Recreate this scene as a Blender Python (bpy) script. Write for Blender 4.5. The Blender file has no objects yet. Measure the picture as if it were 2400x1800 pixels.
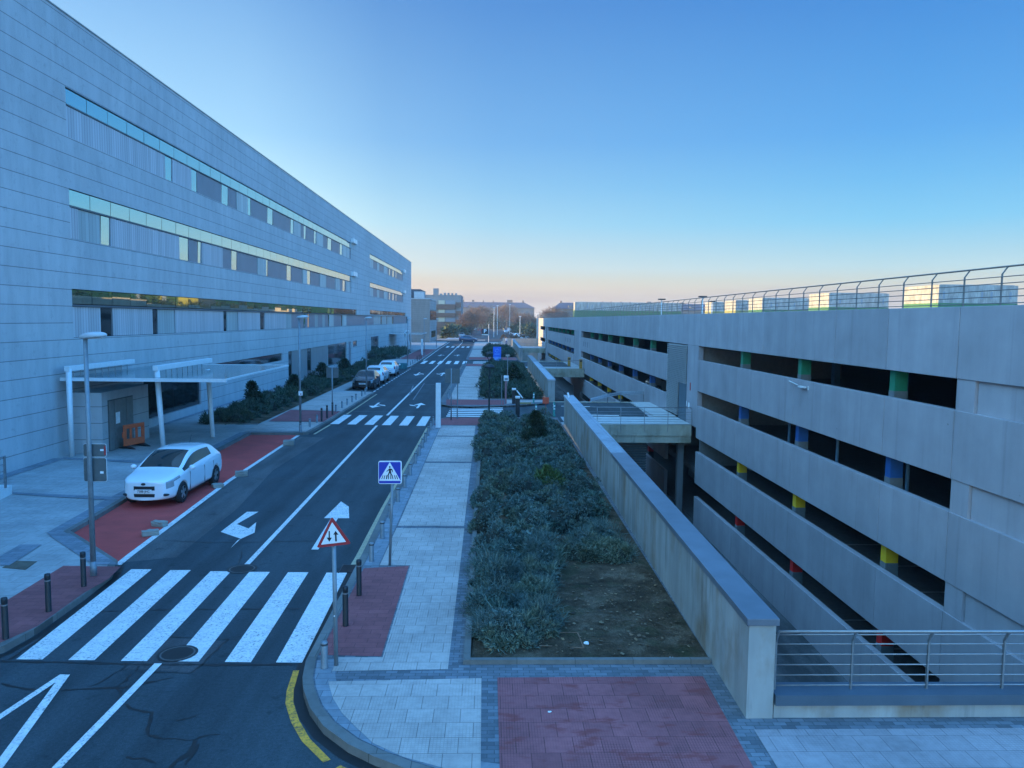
import bpy, bmesh, math, random
import numpy as np
from mathutils import Vector, Matrix
random.seed(7); RNG = np.random.default_rng(7)
R = math.radians
SC = bpy.context.scene
COL = SC.collection

# ---------------------------------------------------------------- camera
CAM_H = 6.0
F_PX, CX, CY = 1803.0, 1200.0, 900.0          # the photograph is 2400 x 1800
_d = Vector((-50.0, -151.0, F_PX)).normalized()  # street direction seen by the lens
_u = Vector((0.0085, -1.0, 0.0)); _u = (_u - _u.dot(_d) * _d).normalized()
_x = Vector((-_d.cross(_u)))
if _x.x < 0: _x = -_x
# rows: world X, Y, Z axes in lens coordinates (right, down, forward)
def to_world(v): return Vector((v.dot(_x), v.dot(_d), v.dot(_u)))
right, down, fwd = (to_world(Vector(a)) for a in ((1, 0, 0), (0, 1, 0), (0, 0, 1)))
cam_d = bpy.data.cameras.new('camera'); cam = bpy.data.objects.new('camera', cam_d); COL.objects.link(cam)
m = Matrix((right, -down, -fwd)).transposed().to_4x4(); m.translation = Vector((0, 0, CAM_H))
cam.matrix_world = m
cam_d.sensor_fit = 'HORIZONTAL'; cam_d.sensor_width = 36.0; cam_d.lens = 36.0 * F_PX / 2400.0
cam_d.clip_start = 0.1; cam_d.clip_end = 20000
SC.camera = cam

# ---------------------------------------------------------------- sky, sun, exposure
SUN_EL, SUN_AZ = 3.8, -84.0                   # low sun, on the left behind the long building
SKY_STRENGTH, SUN_STRENGTH, EXPOSURE = 0.15, 5.0, 1.5
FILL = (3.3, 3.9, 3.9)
HAZE = .00032
W = bpy.data.worlds.new('World'); SC.world = W; W.use_nodes = True
nt = W.node_tree; N = nt.nodes; LK = nt.links
for n in list(N): N.remove(n)
sky = N.new('ShaderNodeTexSky'); sky.sky_type = 'NISHITA'; sky.sun_disc = False
sky.sun_elevation = R(SUN_EL); sky.sun_rotation = R(SUN_AZ); sky.altitude = 300
sky.air_density = 1.0; sky.dust_density = 0.6; sky.ozone_density = 3.0
bg = N.new('ShaderNodeBackground'); bg.inputs['Strength'].default_value = SKY_STRENGTH
wo = N.new('ShaderNodeOutputWorld')
def _n(ty, **kw):
    n = N.new(ty)
    for k, v in kw.items(): setattr(n, k, v)
    return n
def _math(op, a, b=0.0):
    n = _n('ShaderNodeMath', operation=op)
    for i, v in enumerate((a, b)):
        if hasattr(v, 'is_output'): LK.new(v, n.inputs[i])
        else: n.inputs[i].default_value = v
    return n.outputs[0]
def _wmix(mode, fac, a, b):
    n = _n('ShaderNodeMix', data_type='RGBA', blend_type=mode)
    for sk, v in ((n.inputs[0], fac), (n.inputs[6], a), (n.inputs[7], b)):
        if hasattr(v, 'is_output'): LK.new(v, sk)
        elif hasattr(v, '__len__'): sk.default_value = (*v, 1)
        else: sk.default_value = v
    return n.outputs[2]
def _ramp(fac, stops, interp='LINEAR'):
    n = _n('ShaderNodeValToRGB'); LK.new(fac, n.inputs[0]); e = n.color_ramp.elements; n.color_ramp.interpolation = interp
    while len(e) < len(stops): e.new(.5)
    for i, (p, c) in enumerate(stops): e[i].position = p; e[i].color = (*c, 1) if hasattr(c, '__len__') else (c, c, c, 1)
    return n.outputs[0]
def lin(*c): return tuple(((v / 255 + .055) / 1.055) ** 2.4 for v in c)
_dir = _n('ShaderNodeTexCoord').outputs['Generated']; _sep = _n('ShaderNodeSeparateXYZ'); LK.new(_dir, _sep.inputs[0])
_z = _sep.outputs[2]
# clear evening air: blue overhead, pale towards the horizon, dull pinkish band of far cloud low down
_air = _ramp(_z, [(0.0, lin(205, 199, 199)), (.026, lin(211, 205, 203)), (.040, lin(226, 217, 206)), (.051, lin(222, 222, 213)), (.066, lin(212, 229, 233)), (.12, lin(170, 219, 246)), (.165, lin(146, 203, 244)), (.218, lin(123, 184, 240)), (.366, lin(90, 150, 220)), (.60, lin(82, 146, 222)), (1.0, lin(80, 142, 218))])
_tx = _n('ShaderNodeMapping'); LK.new(_dir, _tx.inputs[0]); _tx.inputs['Scale'].default_value = (2.2, 2.2, 34)
_cn = _n('ShaderNodeTexNoise'); LK.new(_tx.outputs[0], _cn.inputs['Vector']); _cn.inputs['Scale'].default_value = 1.6; _cn.inputs['Detail'].default_value = 5; _cn.inputs['Roughness'].default_value = .55
_band = _math('MULTIPLY', _ramp(_cn.outputs['Fac'], [(.42, 0), (.62, 1)]), _ramp(_z, [(.0, .5), (.03, .55), (.043, .2), (.06, 0)]))
_air = _wmix('MIX', _band, _air, lin(196, 184, 190))
# lighter towards the hidden sun on the left, deeper away from it
_side = _ramp(_math('ADD', _math('MULTIPLY', _sep.outputs[0], .5), .5), [(0.0, (3.0, 2.1, 1.5)), (.36, (2.0, 1.5, 1.18)), (.435, (1.28, 1.12, 1.03)), (.5, (1.0, 1.0, 1.0)), (.725, (.60, .88, 1.0)), (1.0, (.58, .86, 1.0))])
_air = _wmix('MULTIPLY', _ramp(_z, [(.03, .25), (.12, 1)]), _air, _side)
# sky overhead and behind, brightened as added fill light for the shaded street
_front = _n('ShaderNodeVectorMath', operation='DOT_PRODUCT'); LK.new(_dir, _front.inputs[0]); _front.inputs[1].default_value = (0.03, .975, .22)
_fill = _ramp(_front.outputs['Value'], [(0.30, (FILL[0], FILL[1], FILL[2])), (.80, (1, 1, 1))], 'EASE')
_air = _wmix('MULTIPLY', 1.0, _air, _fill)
_k = 1.0 / (SKY_STRENGTH * 2 ** EXPOSURE)
_air = _wmix('MULTIPLY', 1.0, _air, (_k, _k, _k))
_mixed = _wmix('MIX', .015, _air, sky.outputs[0])
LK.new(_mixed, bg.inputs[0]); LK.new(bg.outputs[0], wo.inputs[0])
sun_d = bpy.data.lights.new('sun', 'SUN'); sun_d.energy = SUN_STRENGTH; sun_d.angle = R(0.5); sun_d.color = (1.0, 0.64, 0.22)
sun = bpy.data.objects.new('sun', sun_d); COL.objects.link(sun)
_s = Vector((math.sin(R(SUN_AZ)) * math.cos(R(SUN_EL)), math.cos(R(SUN_AZ)) * math.cos(R(SUN_EL)), math.sin(R(SUN_EL))))
sun.rotation_euler = _s.to_track_quat('Z', 'Y').to_euler(); sun.location = (-60, 20, 60)
SC.view_settings.view_transform = 'Standard'; SC.view_settings.look = 'None'
SC.view_settings.exposure = EXPOSURE; SC.view_settings.gamma = 1.0
SC.cycles.max_bounces = 6; SC.cycles.diffuse_bounces = 4; SC.cycles.glossy_bounces = 4
SC.cycles.transparent_max_bounces = 8; SC.cycles.sample_clamp_indirect = 6.0

# ---------------------------------------------------------------- where a point of the photograph lies
def _ray(px, py):
    v = Vector((px - CX, py - CY, F_PX)); return to_world(v)
def G(px, py, z=0.0):                          # on a level surface
    d = _ray(px, py); t = (z - CAM_H) / d.z; return (d.x * t, d.y * t)
def PX(px, py, X):                             # on a wall along the street -> (y, z)
    d = _ray(px, py); t = X / d.x; return (d.y * t, CAM_H + d.z * t)
def PY(px, py, Y):                             # on a wall across the street -> (x, z)
    d = _ray(px, py); t = Y / d.y; return (d.x * t, CAM_H + d.z * t)
def crop(x0, y0, w):                           # pixel of an enlarged crop -> pixel of the photograph
    s = 2212.0 / w
    return lambda x, y: (x0 + x / s, y0 + y / s)
c2 = crop(0, 700, 800); c3 = crop(0, 1200, 800); c4 = crop(600, 1200, 800); c5 = crop(1200, 1200, 800); c6 = crop(1600, 1200, 800)
c7 = crop(1600, 600, 800); c8 = crop(900, 600, 800); w1 = crop(940, 660, 400); w6 = crop(480, 800, 400); w7 = crop(1020, 780, 300)
w8 = crop(1250, 800, 400); v5 = crop(780, 740, 240); a4 = crop(720, 1190, 240)

# ---------------------------------------------------------------- materials
MATS = {}
class NT:
    def __init__(s, name):
        s.m = bpy.data.materials.new(name); s.m.use_nodes = True; s.t = s.m.node_tree
        for n in list(s.t.nodes): s.t.nodes.remove(n)
        s.out = s.t.nodes.new('ShaderNodeOutputMaterial'); s.b = s.t.nodes.new('ShaderNodeBsdfPrincipled')
        s.t.links.new(s.b.outputs[0], s.out.inputs[0]); MATS[name] = s.m
    def n(s, ty, **kw):
        n = s.t.nodes.new(ty)
        for k, v in kw.items():
            if k in n.inputs: 
                if hasattr(v, 'is_output') : s.t.links.new(v, n.inputs[k])
                else: n.inputs[k].default_value = v
            else: setattr(n, k, v)
        return n
    def l(s, a, b): s.t.links.new(a, b)
    def pos(s): 
        if not hasattr(s, '_p'): s._p = s.n('ShaderNodeNewGeometry').outputs['Position']
        return s._p
    def obj(s): return s.n('ShaderNodeTexCoord').outputs['Object']
    def map(s, vec, scale=(1, 1, 1), loc=(0, 0, 0), rot=(0, 0, 0)):
        n = s.n('ShaderNodeMapping'); s.l(vec, n.inputs['Vector'])
        n.inputs['Scale'].default_value = scale; n.inputs['Location'].default_value = loc; n.inputs['Rotation'].default_value = rot
        return n.outputs[0]
    def noise(s, vec, scale, detail=4, rough=.6):
        n = s.n('ShaderNodeTexNoise'); s.l(vec, n.inputs['Vector'])
        n.inputs['Scale'].default_value = scale; n.inputs['Detail'].default_value = detail; n.inputs['Roughness'].default_value = rough
        return n.outputs['Fac']
    def ramp(s, fac, stops):
        n = s.n('ShaderNodeValToRGB'); s.l(fac, n.inputs[0]); e = n.color_ramp.elements
        while len(e) < len(stops): e.new(0.5)
        for i, (p, c) in enumerate(stops):
            e[i].position = p; e[i].color = (c, c, c, 1) if not hasattr(c, '__len__') else (*c, 1)
        return n.outputs[0]
    def mix(s, a, b, fac=1.0, mode='MULTIPLY'):
        n = s.n('ShaderNodeMix', data_type='RGBA', blend_type=mode)
        for sock, v in ((n.inputs[0], fac), (n.inputs[6], a), (n.inputs[7], b)):
            if hasattr(v, 'is_output'): s.l(v, sock)
            elif hasattr(v, '__len__'): sock.default_value = (*v, 1)
            else: sock.default_value = v
        return n.outputs[2]
    def col(s, c):
        if hasattr(c, 'is_output'): s.l(c, s.b.inputs['Base Color'])
        else: s.b.inputs['Base Color'].default_value = (*c, 1)
    def bump(s, h, strength=.3, dist=.02):
        n = s.n('ShaderNodeBump'); n.inputs['Strength'].default_value = strength; n.inputs['Distance'].default_value = dist
        s.l(h, n.inputs['Height']); s.l(n.outputs[0], s.b.inputs['Normal'])
    def set(s, rough=.8, metal=0.0, spec=.5):
        s.b.inputs['Roughness'].default_value = rough; s.b.inputs['Metallic'].default_value = metal
        s.b.inputs['Specular IOR Level'].default_value = spec
        return s
def M(name, c, rough=.7, metal=0.0, var=.12, scale=6.0, fine=60.0, finevar=.06, bump=0.0, spec=.5, coat=0.0):
    """plain surface with two octaves of uneven wear"""
    if name in MATS: return MATS[name]
    t = NT(name).set(rough, metal, spec); p = t.obj()
    a = t.ramp(t.noise(p, scale), [(.3, 1 - var), (.7, 1 + var)])
    b = t.ramp(t.noise(p, fine, 2), [(.3, 1 - finevar), (.7, 1 + finevar)])
    t.col(t.mix(t.mix(c, a), b))
    if bump: t.bump(t.noise(p, fine, 3), bump, .01)
    if coat: t.b.inputs['Coat Weight'].default_value = coat; t.b.inputs['Coat Roughness'].default_value = .04
    return t.m
def mat_asphalt(name, base, worn=1.35):
    t = NT(name).set(.82, spec=.35); p = t.pos()
    big = t.ramp(t.noise(t.map(p, (.22, .12, 1)), 1.0, 5), [(.35, .82), (.65, 1.2)])
    mid = t.ramp(t.noise(t.map(p, (1.6, .35, 1)), 1.0, 4), [(.35, .9), (.75, worn)])
    grit = t.mix(t.ramp(t.noise(p, 60, 2, .8), [(.25, .6), (.75, 1.4)]), t.ramp(t.noise(p, 17, 3, .8), [(.3, .72), (.7, 1.28)]))
    spot = t.ramp(t.noise(p, 2.3, 3), [(.62, 1.0), (.72, .62)])
    spot = t.mix(spot, t.ramp(t.noise(t.map(p, (1.25, .03, 1), (1.7, 0, 0)), 1.0, 2), [(.38, .86), (.62, 1.16)]))
    t.col(t.mix(t.mix(t.mix(t.mix(base, big), mid), grit), spot)); t.bump(t.noise(p, 70, 2), .35, .006); return t.m
def mat_tiles(name, base, w=.4, h=.2, grid=.05, joint=.45, var=.1, rot=0.0, grid_dark=.8, stain=.2, sparse=None):
    """paving: slabs with joints, each slab ribbed with a fine grid"""
    t = NT(name).set(.75, spec=.35); p = t.map(t.pos(), rot=(0, 0, rot))
    br = t.n('ShaderNodeTexBrick'); t.l(p, br.inputs['Vector']); br.offset = 0.5; br.squash = 1
    br.inputs['Color1'].default_value = (1 - var,) * 3 + (1,); br.inputs['Color2'].default_value = (1 + var,) * 3 + (1,)
    br.inputs['Mortar'].default_value = (joint,) * 3 + (1,); br.inputs['Scale'].default_value = 1.0
    br.inputs['Mortar Size'].default_value = .006; br.inputs['Mortar Smooth'].default_value = .1
    br.inputs['Brick Width'].default_value = w; br.inputs['Row Height'].default_value = h
    c = t.mix(base, br.outputs[0])
    if grid:
        g = t.n('ShaderNodeTexBrick'); t.l(p, g.inputs['Vector']); g.offset = 0
        g.inputs['Color1'].default_value = (1, 1, 1, 1); g.inputs['Color2'].default_value = (1, 1, 1, 1); g.inputs['Mortar'].default_value = (grid_dark,) * 3 + (1,)
        g.inputs['Scale'].default_value = 1.0; g.inputs['Mortar Size'].default_value = grid * .11; g.inputs['Mortar Smooth'].default_value = .2
        g.inputs['Brick Width'].default_value = grid; g.inputs['Row Height'].default_value = grid
        fac = t.ramp(t.noise(p, .9, 3), [(.42, 0.15), (.6, 1.0)])
        c = t.mix(c, g.outputs[0], fac)
    big = t.ramp(t.noise(t.pos(), .55, 5), [(.3, 1 - stain), (.7, 1 + stain * .6)])
    spots = t.ramp(t.noise(t.pos(), 7, 4), [(.3, .86), (.6, 1.04)])
    c = t.mix(t.mix(c, big), spots)
    if sparse: c = t.mix(c, sparse, t.ramp(t.noise(t.map(t.pos(), (1.5, 3.5, 1)), 1.2, 4), [(.55, 0), (.66, .8)]), 'MIX')
    t.col(c); t.bump(br.outputs['Fac'], .3, -.004); return t.m
def mat_facade(name, base, h=.708, z0=6.36, w=2.1):
    """stone cladding courses on a wall facing the street"""
    t = NT(name).set(.72, spec=.3); p = t.pos()
    sp = t.n('ShaderNodeSeparateXYZ'); t.l(p, sp.inputs[0])
    cb = t.n('ShaderNodeCombineXYZ'); a = t.n('ShaderNodeMath', operation='ADD'); t.l(sp.outputs[0], a.inputs[0]); t.l(sp.outputs[1], a.inputs[1])
    t.l(a.outputs[0], cb.inputs[0]); t.l(sp.outputs[2], cb.inputs[1])
    v = t.map(cb.outputs[0], loc=(0, -z0 + 20 * h, 0))
    br = t.n('ShaderNodeTexBrick'); t.l(v, br.inputs['Vector']); br.offset = .37; br.offset_frequency = 2
    br.inputs['Color1'].default_value = (.965, .97, .98, 1); br.inputs['Color2'].default_value = (1.03, 1.03, 1.03, 1)
    br.inputs['Mortar'].default_value = (.86, .87, .89, 1); br.inputs['Scale'].default_value = 1; br.inputs['Mortar Size'].default_value = .004
    br.inputs['Mortar Smooth'].default_value = .1; br.inputs['Brick Width'].default_value = w; br.inputs['Row Height'].default_value = h
    # course line: dark open joint every row
    dv = t.n('ShaderNodeMath', operation='DIVIDE'); sv = t.n('ShaderNodeSeparateXYZ'); t.l(v, sv.inputs[0]); t.l(sv.outputs[1], dv.inputs[0]); dv.inputs[1].default_value = h
    fr = t.n('ShaderNodeMath', operation='FRACT'); t.l(dv.outputs[0], fr.inputs[0])
    line = t.ramp(fr.outputs[0], [(0.0, .42), (.035, .5), (.05, 1.0), (1.0, 1.0)])
    st = t.ramp(t.noise(t.map(cb.outputs[0], (1.6, .35, 1)), 1.0, 5, .65), [(.32, .88), (.62, 1.05)])
    blot = t.ramp(t.noise(cb.outputs[0], 2.6, 5, .7), [(.26, .78), (.44, 1.0)])
    big = t.ramp(t.noise(cb.outputs[0], .16, 3), [(.3, .93), (.7, 1.06)])
    t.col(t.mix(t.mix(t.mix(t.mix(t.mix(base, br.outputs[0]), line), st), blot), big))
    t.bump(line, .25, .01); return t.m
def mat_concrete(name, base, streak=.10, rust=None, panel=False):
    t = NT(name).set(.78, spec=.3); p = t.pos()
    sp = t.n('ShaderNodeSeparateXYZ'); t.l(p, sp.inputs[0])
    cb = t.n('ShaderNodeCombineXYZ'); a = t.n('ShaderNodeMath', operation='ADD'); t.l(sp.outputs[0], a.inputs[0]); t.l(sp.outputs[1], a.inputs[1])
    t.l(a.outputs[0], cb.inputs[0]); t.l(sp.outputs[2], cb.inputs[1]); v = cb.outputs[0]
    st = t.ramp(t.noise(t.map(v, (1.1, .12, 1)), 1.0, 5, .6), [(.3, 1 - streak), (.68, 1 + streak * .5)])
    bl = t.ramp(t.noise(v, .8, 5), [(.3, .9), (.7, 1.08)])
    pit = t.ramp(t.noise(t.map(v, (9, 5, 1)), 1.0, 2), [(.78, 1.0), (.84, .72)])
    c = t.mix(t.mix(t.mix(base, st), bl), pit)
    if panel:
        c = t.mix(c, t.ramp(t.n('ShaderNodeObjectInfo').outputs['Random'], [(0, .93), (1, 1.06)]))
        dr = t.ramp(t.noise(t.map(v, (3.2, .10, 1), (7, 0, 0)), 1.0, 3, .5), [(.58, 1.0), (.72, .86)]); c = t.mix(c, dr)
        tie = t.ramp(t.noise(t.map(v, (5, 5, 1), (3, 9, 0)), 1.0, 1), [(.80, 1.0), (.83, .6)]); c = t.mix(c, tie)
    if rust:
        f = t.ramp(t.noise(t.map(v, (.9, .5, 1), (3, 0, 0)), 1.0, 5), [(.5, 0), (.7, .75)])
        c = t.mix(c, rust, f, 'MIX')
        dk = t.ramp(t.noise(t.map(v, (2.4, .25, 1), (9, 2, 0)), 1.0, 5), [(.56, 1.0), (.7, .5)])
        c = t.mix(c, dk)
    t.col(c); t.bump(t.noise(v, 40, 3), .15, .006); return t.m
def mat_paint(name, base, wear=.5, under=(.05, .052, .055), sc=9):
    t = NT(name).set(.7, spec=.3); p = t.pos()
    f = t.ramp(t.noise(p, sc * 3.2, 4, .75), [(.47 + .2 * (1 - wear), 0.0), (.6 + .2 * (1 - wear), .85)])
    g = t.ramp(t.noise(p, .8, 3), [(.35, .3), (.65, 1.0)])
    b = t.ramp(t.noise(p, 4, 4), [(.3, .84), (.7, 1.06)])
    mm = t.n('ShaderNodeMath', operation='MULTIPLY'); t.l(f, mm.inputs[0]); t.l(g, mm.inputs[1])
    t.col(t.mix(t.mix(base, b), under, mm.outputs[0], 'MIX')); return t.m
def mat_mirror(name, tint, rough=.02):
    t = NT(name).set(rough, 1.0); t.col(tint); return t.m
def mat_glass_dark(name, c=(.01, .014, .016), rough=.06, spec=.9):
    t = NT(name).set(rough, 0.0, spec); t.col(c); return t.m
def mat_leaf(name, a, b, scale=1.2):
    t = NT(name).set(.65, spec=.25)
    oi = t.n('ShaderNodeNewGeometry').outputs['Random Per Island']
    f = t.noise(t.pos(), scale, 3)
    mx = t.mix(t.mix(a, b, oi, 'MIX'), t.ramp(f, [(.3, .72), (.7, 1.28)]))
    h = t.noise(t.map(t.pos(), (.8, .8, .8), (4, 1, 7)), 1.0, 2)
    mx = t.mix(mx, t.ramp(h, [(.36, (.80, .92, .80)), (.5, (1, 1, 1)), (.62, (1.25, 1.08, .82))]))
    t.col(mx); return t.m
def mat_ribbed(name, base, pitch, axis, dark=.7):
    """vertically ribbed or louvred sheet; axis 1 = along the street, 2 = up"""
    t = NT(name).set(.5, .2, .4); sp = t.n('ShaderNodeSeparateXYZ'); t.l(t.pos(), sp.inputs[0])
    d = t.n('ShaderNodeMath', operation='DIVIDE'); t.l(sp.outputs[axis], d.inputs[0]); d.inputs[1].default_value = pitch
    fr = t.n('ShaderNodeMath', operation='FRACT'); t.l(d.outputs[0], fr.inputs[0])
    ln = t.ramp(fr.outputs[0], [(0, dark), (.12, dark), (.22, 1.0), (1, 1.0)])
    fl = t.n('ShaderNodeMath', operation='FLOOR'); t.l(d.outputs[0], fl.inputs[0])
    wn = t.n('ShaderNodeTexWhiteNoise', noise_dimensions='1D'); t.l(fl.outputs[0], wn.inputs['W'])
    t.col(t.mix(t.mix(base, ln), t.ramp(wn.outputs[0], [(0, .88), (1, 1.1)]))); t.bump(ln, .4, .02); return t.m

ASPH = mat_asphalt('asphalt', (.036, .046, .050))
ASPH2 = mat_asphalt('asphalt_far', (.07, .07, .072))
PAVE = mat_tiles('pale_paving', (.49, .39, .335), .4, .4, .05, .5, .07)
PAVE_L = mat_tiles('pale_paving_plain', (.40, .36, .33), .6, .4, 0, .62, .06, stain=.25)
PAVE_D = mat_tiles('dark_paving', (.15, .155, .165), .2, .1, 0, .55, .3)
PAVE_R = mat_tiles('red_paving', (.30, .08, .077), .4, .2, 0, .6, .12)
PAVE_RG = mat_tiles('red_grid_paving', (.35, .10, .10), .4, .4, .04, .5, .12, grid_dark=.45, sparse=(.24, .045, .04))
PAVE_G = mat_tiles('grey_pale_paving', (.34, .285, .275), .4, .4, .05, .6, .06)
BAY = M('red_surfacing', (.56, .058, .044), .85, var=.14, scale=1.2, fine=90, finevar=.12, bump=.2)
KERB = mat_tiles('kerb_stone', (.175, .16, .142), 1.0, 1.0, 0, .5, .12, stain=.3)
FACADE = mat_facade('stone_cladding', (.42, .415, .41))
FACADE2 = mat_facade('brown_stone_cladding', (.25, .225, .20), .5, 0, 1.5)
CONC = mat_concrete('precast_concrete', (.345, .325, .342), .12, panel=True)
CONC_W = mat_concrete('stained_concrete', (.35, .34, .315), .3, rust=(.20, .12, .055))
CONC_B = mat_concrete('beam_concrete', (.40, .37, .29), .25, rust=(.20, .16, .09))
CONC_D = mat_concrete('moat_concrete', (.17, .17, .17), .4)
COPING = M('slate_coping', (.15, .16, .18), .45, .1, var=.18, scale=1.0)
COPING_P = mat_tiles('pale_coping', (.30, .31, .33), .6, 40.0, 0, .45, .25)
WHITE_P = mat_paint('white_road_paint', (.80, .71, .65), .8, sc=6)
WHITE_C = mat_paint('clean_white_paint', (.80, .72, .66), .2)
YELLOW_P = mat_paint('yellow_road_paint', (.86, .36, .04), 1.0, sc=4)
PALE_Y = mat_paint('pale_yellow_paint', (.54, .43, .27), .8, sc=5)
TAR = M('tar', (.007, .0075, .008), .6, var=.3, scale=8)
RAIL = M('weathered_rail_steel', (.15, .145, .14), .5, .4)
STEEL = M('galvanised_steel', (.27, .275, .28), .45, .7, var=.1)
STEEL_P = M('painted_grey_steel', (.21, .235, .25), .5, .3)
BLACK_M = M('black_metal', (.018, .02, .024), .45, .2)
WHITE_M = M('white_painted_steel', (.62, .63, .63), .4, .0, var=.06)
DARK = M('dark_interior', (.012, .012, .014), .9)
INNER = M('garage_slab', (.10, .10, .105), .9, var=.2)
SOIL = None
def mk_soil():
    t = NT('soil').set(.95, spec=.1); p = t.pos()
    a = t.ramp(t.noise(p, 1.3, 7, .7), [(.32, (.035, .024, .015)), (.5, (.095, .062, .038)), (.68, (.19, .135, .09))])
    g = t.ramp(t.noise(t.map(p, loc=(5, 3, 0)), 1.2, 5), [(.52, 0), (.7, .55)])
    c = t.mix(a, (.05, .062, .028), g, 'MIX'); c = t.mix(c, t.ramp(t.noise(p, 38, 3, .8), [(.25, .4), (.75, 1.6)]))
    t.col(c); t.bump(t.noise(p, 14, 6, .75), .9, .06); return t.m
SOIL = mk_soil()
SHRUB = mat_leaf('grey_green_leaves', (.028, .055, .046), (.16, .215, .19))
HEDGE = mat_leaf('dark_green_leaves', (.028, .052, .036), (.075, .11, .08))
DKLEAF = mat_leaf('evergreen_leaves', (.012, .024, .014), (.035, .055, .028))
TWIG = mat_leaf('bare_twigs', (.09, .055, .045), (.17, .10, .075), .3)
BARK = M('bark', (.09, .07, .055), .9, bump=.5)
GLASS_T = mat_mirror('teal_mirror_glass', (.46, .68, .74))
GLASS_D = mat_mirror('bronze_mirror_glass', (.36, .38, .30))
GLASS_K = mat_glass_dark('dark_glass')
PANEL_A = mat_ribbed('ribbed_metal_panel', (.43, .44, .46), .22, 1, .62)
PANEL_B = M('grey_metal_panel', (.17, .195, .23), .45, .2, var=.08, scale=.6)
PANEL_G = M('brown_grey_panel', (.23, .23, .225), .5, .1, var=.08, scale=.5)
LOUVRE = M('louvre_metal', (.46, .46, .46), .45, .4)

# ---------------------------------------------------------------- mesh builder
class MB:
    def __init__(s): s.v = []; s.f = []
    def add(s, vs, fs):
        o = len(s.v); s.v += [tuple(map(float, v)) for v in vs]; s.f += [tuple(i + o for i in f) for f in fs]; return s
    def box(s, x0, y0, z0, x1, y1, z1):
        x0, x1 = min(x0, x1), max(x0, x1); y0, y1 = min(y0, y1), max(y0, y1); z0, z1 = min(z0, z1), max(z0, z1)
        return s.add([(x0, y0, z0), (x1, y0, z0), (x1, y1, z0), (x0, y1, z0), (x0, y0, z1), (x1, y0, z1), (x1, y1, z1), (x0, y1, z1)],
                     [(0, 3, 2, 1), (4, 5, 6, 7), (0, 1, 5, 4), (1, 2, 6, 5), (2, 3, 7, 6), (3, 0, 4, 7)])
    def quad(s, a, b, c, d): return s.add([a, b, c, d], [(0, 1, 2, 3)])
    def sheet(s, pts, z):                      # level polygon
        return s.prism(pts, None, z)
    def prism(s, pts, z0, z1):
        a = sum(p[0] * q[1] - q[0] * p[1] for p, q in zip(pts, list(pts[1:]) + [pts[0]]))
        if a < 0: pts = list(pts)[::-1]
        n = len(pts); top = [(p[0], p[1], z1) for p in pts]
        if z0 is None: return s.add(top, [tuple(range(n))])
        return s.add(top + [(p[0], p[1], z0) for p in pts], [tuple(range(n))] + [tuple(range(2 * n - 1, n - 1, -1))] +
                     [(i, i + n, (i + 1) % n + n, (i + 1) % n) for i in range(n)])
    def cyl(s, p0, p1, r0, r1=None, n=10, cap=True):
        r1 = r0 if r1 is None else r1; p0, p1 = Vector(p0), Vector(p1); d = (p1 - p0).normalized()
        a = d.orthogonal().normalized(); b = d.cross(a)
        vs = []
        for p, r in ((p0, r0), (p1, r1)):
            for i in range(n):
                t = 2 * math.pi * i / n; vs.append(p + r * (math.cos(t) * a + math.sin(t) * b))
        fs = [(i, (i + 1) % n, (i + 1) % n + n, i + n) for i in range(n)]
        if cap: fs += [tuple(range(n - 1, -1, -1)), tuple(range(n, 2 * n))]
        return s.add(vs, fs)
    def tube(s, pts, r, n=8):
        for a, b in zip(pts[:-1], pts[1:]): s.cyl(a, b, r, r, n)
        return s
    def ribbon(s, pts, w, z):                  # flat strip along a path
        L = []; Rr = []
        for i, p in enumerate(pts):
            a = Vector(pts[max(i - 1, 0)]); b = Vector(pts[min(i + 1, len(pts) - 1)]); d = (b - a).normalized(); nrm = Vector((-d.y, d.x))
            ww = w[i] if hasattr(w, '__len__') else w
            L.append((p[0] + nrm.x * ww / 2, p[1] + nrm.y * ww / 2, z)); Rr.append((p[0] - nrm.x * ww / 2, p[1] - nrm.y * ww / 2, z))
        n = len(pts); return s.add(L + Rr, [(i + n, i + 1 + n, i + 1, i) for i in range(n - 1)])
    def lathe(s, prof, cx=0, cy=0, n=16):
        vs = [(cx + r * math.cos(2 * math.pi * i / n), cy + r * math.sin(2 * math.pi * i / n), z) for r, z in prof for i in range(n)]
        fs = [(k * n + i, k * n + (i + 1) % n, (k + 1) * n + (i + 1) % n, (k + 1) * n + i) for k in range(len(prof) - 1) for i in range(n)]
        fs += [tuple(range(n - 1, -1, -1)), tuple(range((len(prof) - 1) * n, len(prof) * n))]
        return s.add(vs, fs)
    def build(s, name, mat, parent=None, smooth=False, bevel=0.0):
        o0 = origin(parent)
        me = bpy.data.meshes.new(name); me.from_pydata([(v[0] - o0.x, v[1] - o0.y, v[2] - o0.z) for v in s.v], [], s.f)
        me.materials.append(mat); me.update()
        if smooth: me.polygons.foreach_set('use_smooth', [True] * len(me.polygons))
        ob = bpy.data.objects.new(name, me); COL.objects.link(ob); ob.parent = parent
        if bevel:
            b = ob.modifiers.new('bevel', 'BEVEL'); b.width = bevel; b.segments = 2; b.limit_method = 'ANGLE'
        return ob
def origin(o):
    v = Vector((0, 0, 0))
    while o: v += o.location; o = o.parent
    return v
def tag(o, label=None, cat=None, group=None, kind=None):
    if label: o['label'] = label
    if cat: o['category'] = cat
    if group: o['group'] = group
    if kind: o['kind'] = kind
    return o
def thing(name, label, cat, loc=(0, 0, 0), group=None):
    o = bpy.data.objects.new(name, None); COL.objects.link(o); o.location = loc; o.empty_display_size = .2
    return tag(o, label, cat, group)
def kids(o): return [c for c in bpy.data.objects if c.parent is o]
KIDS = {}
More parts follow.
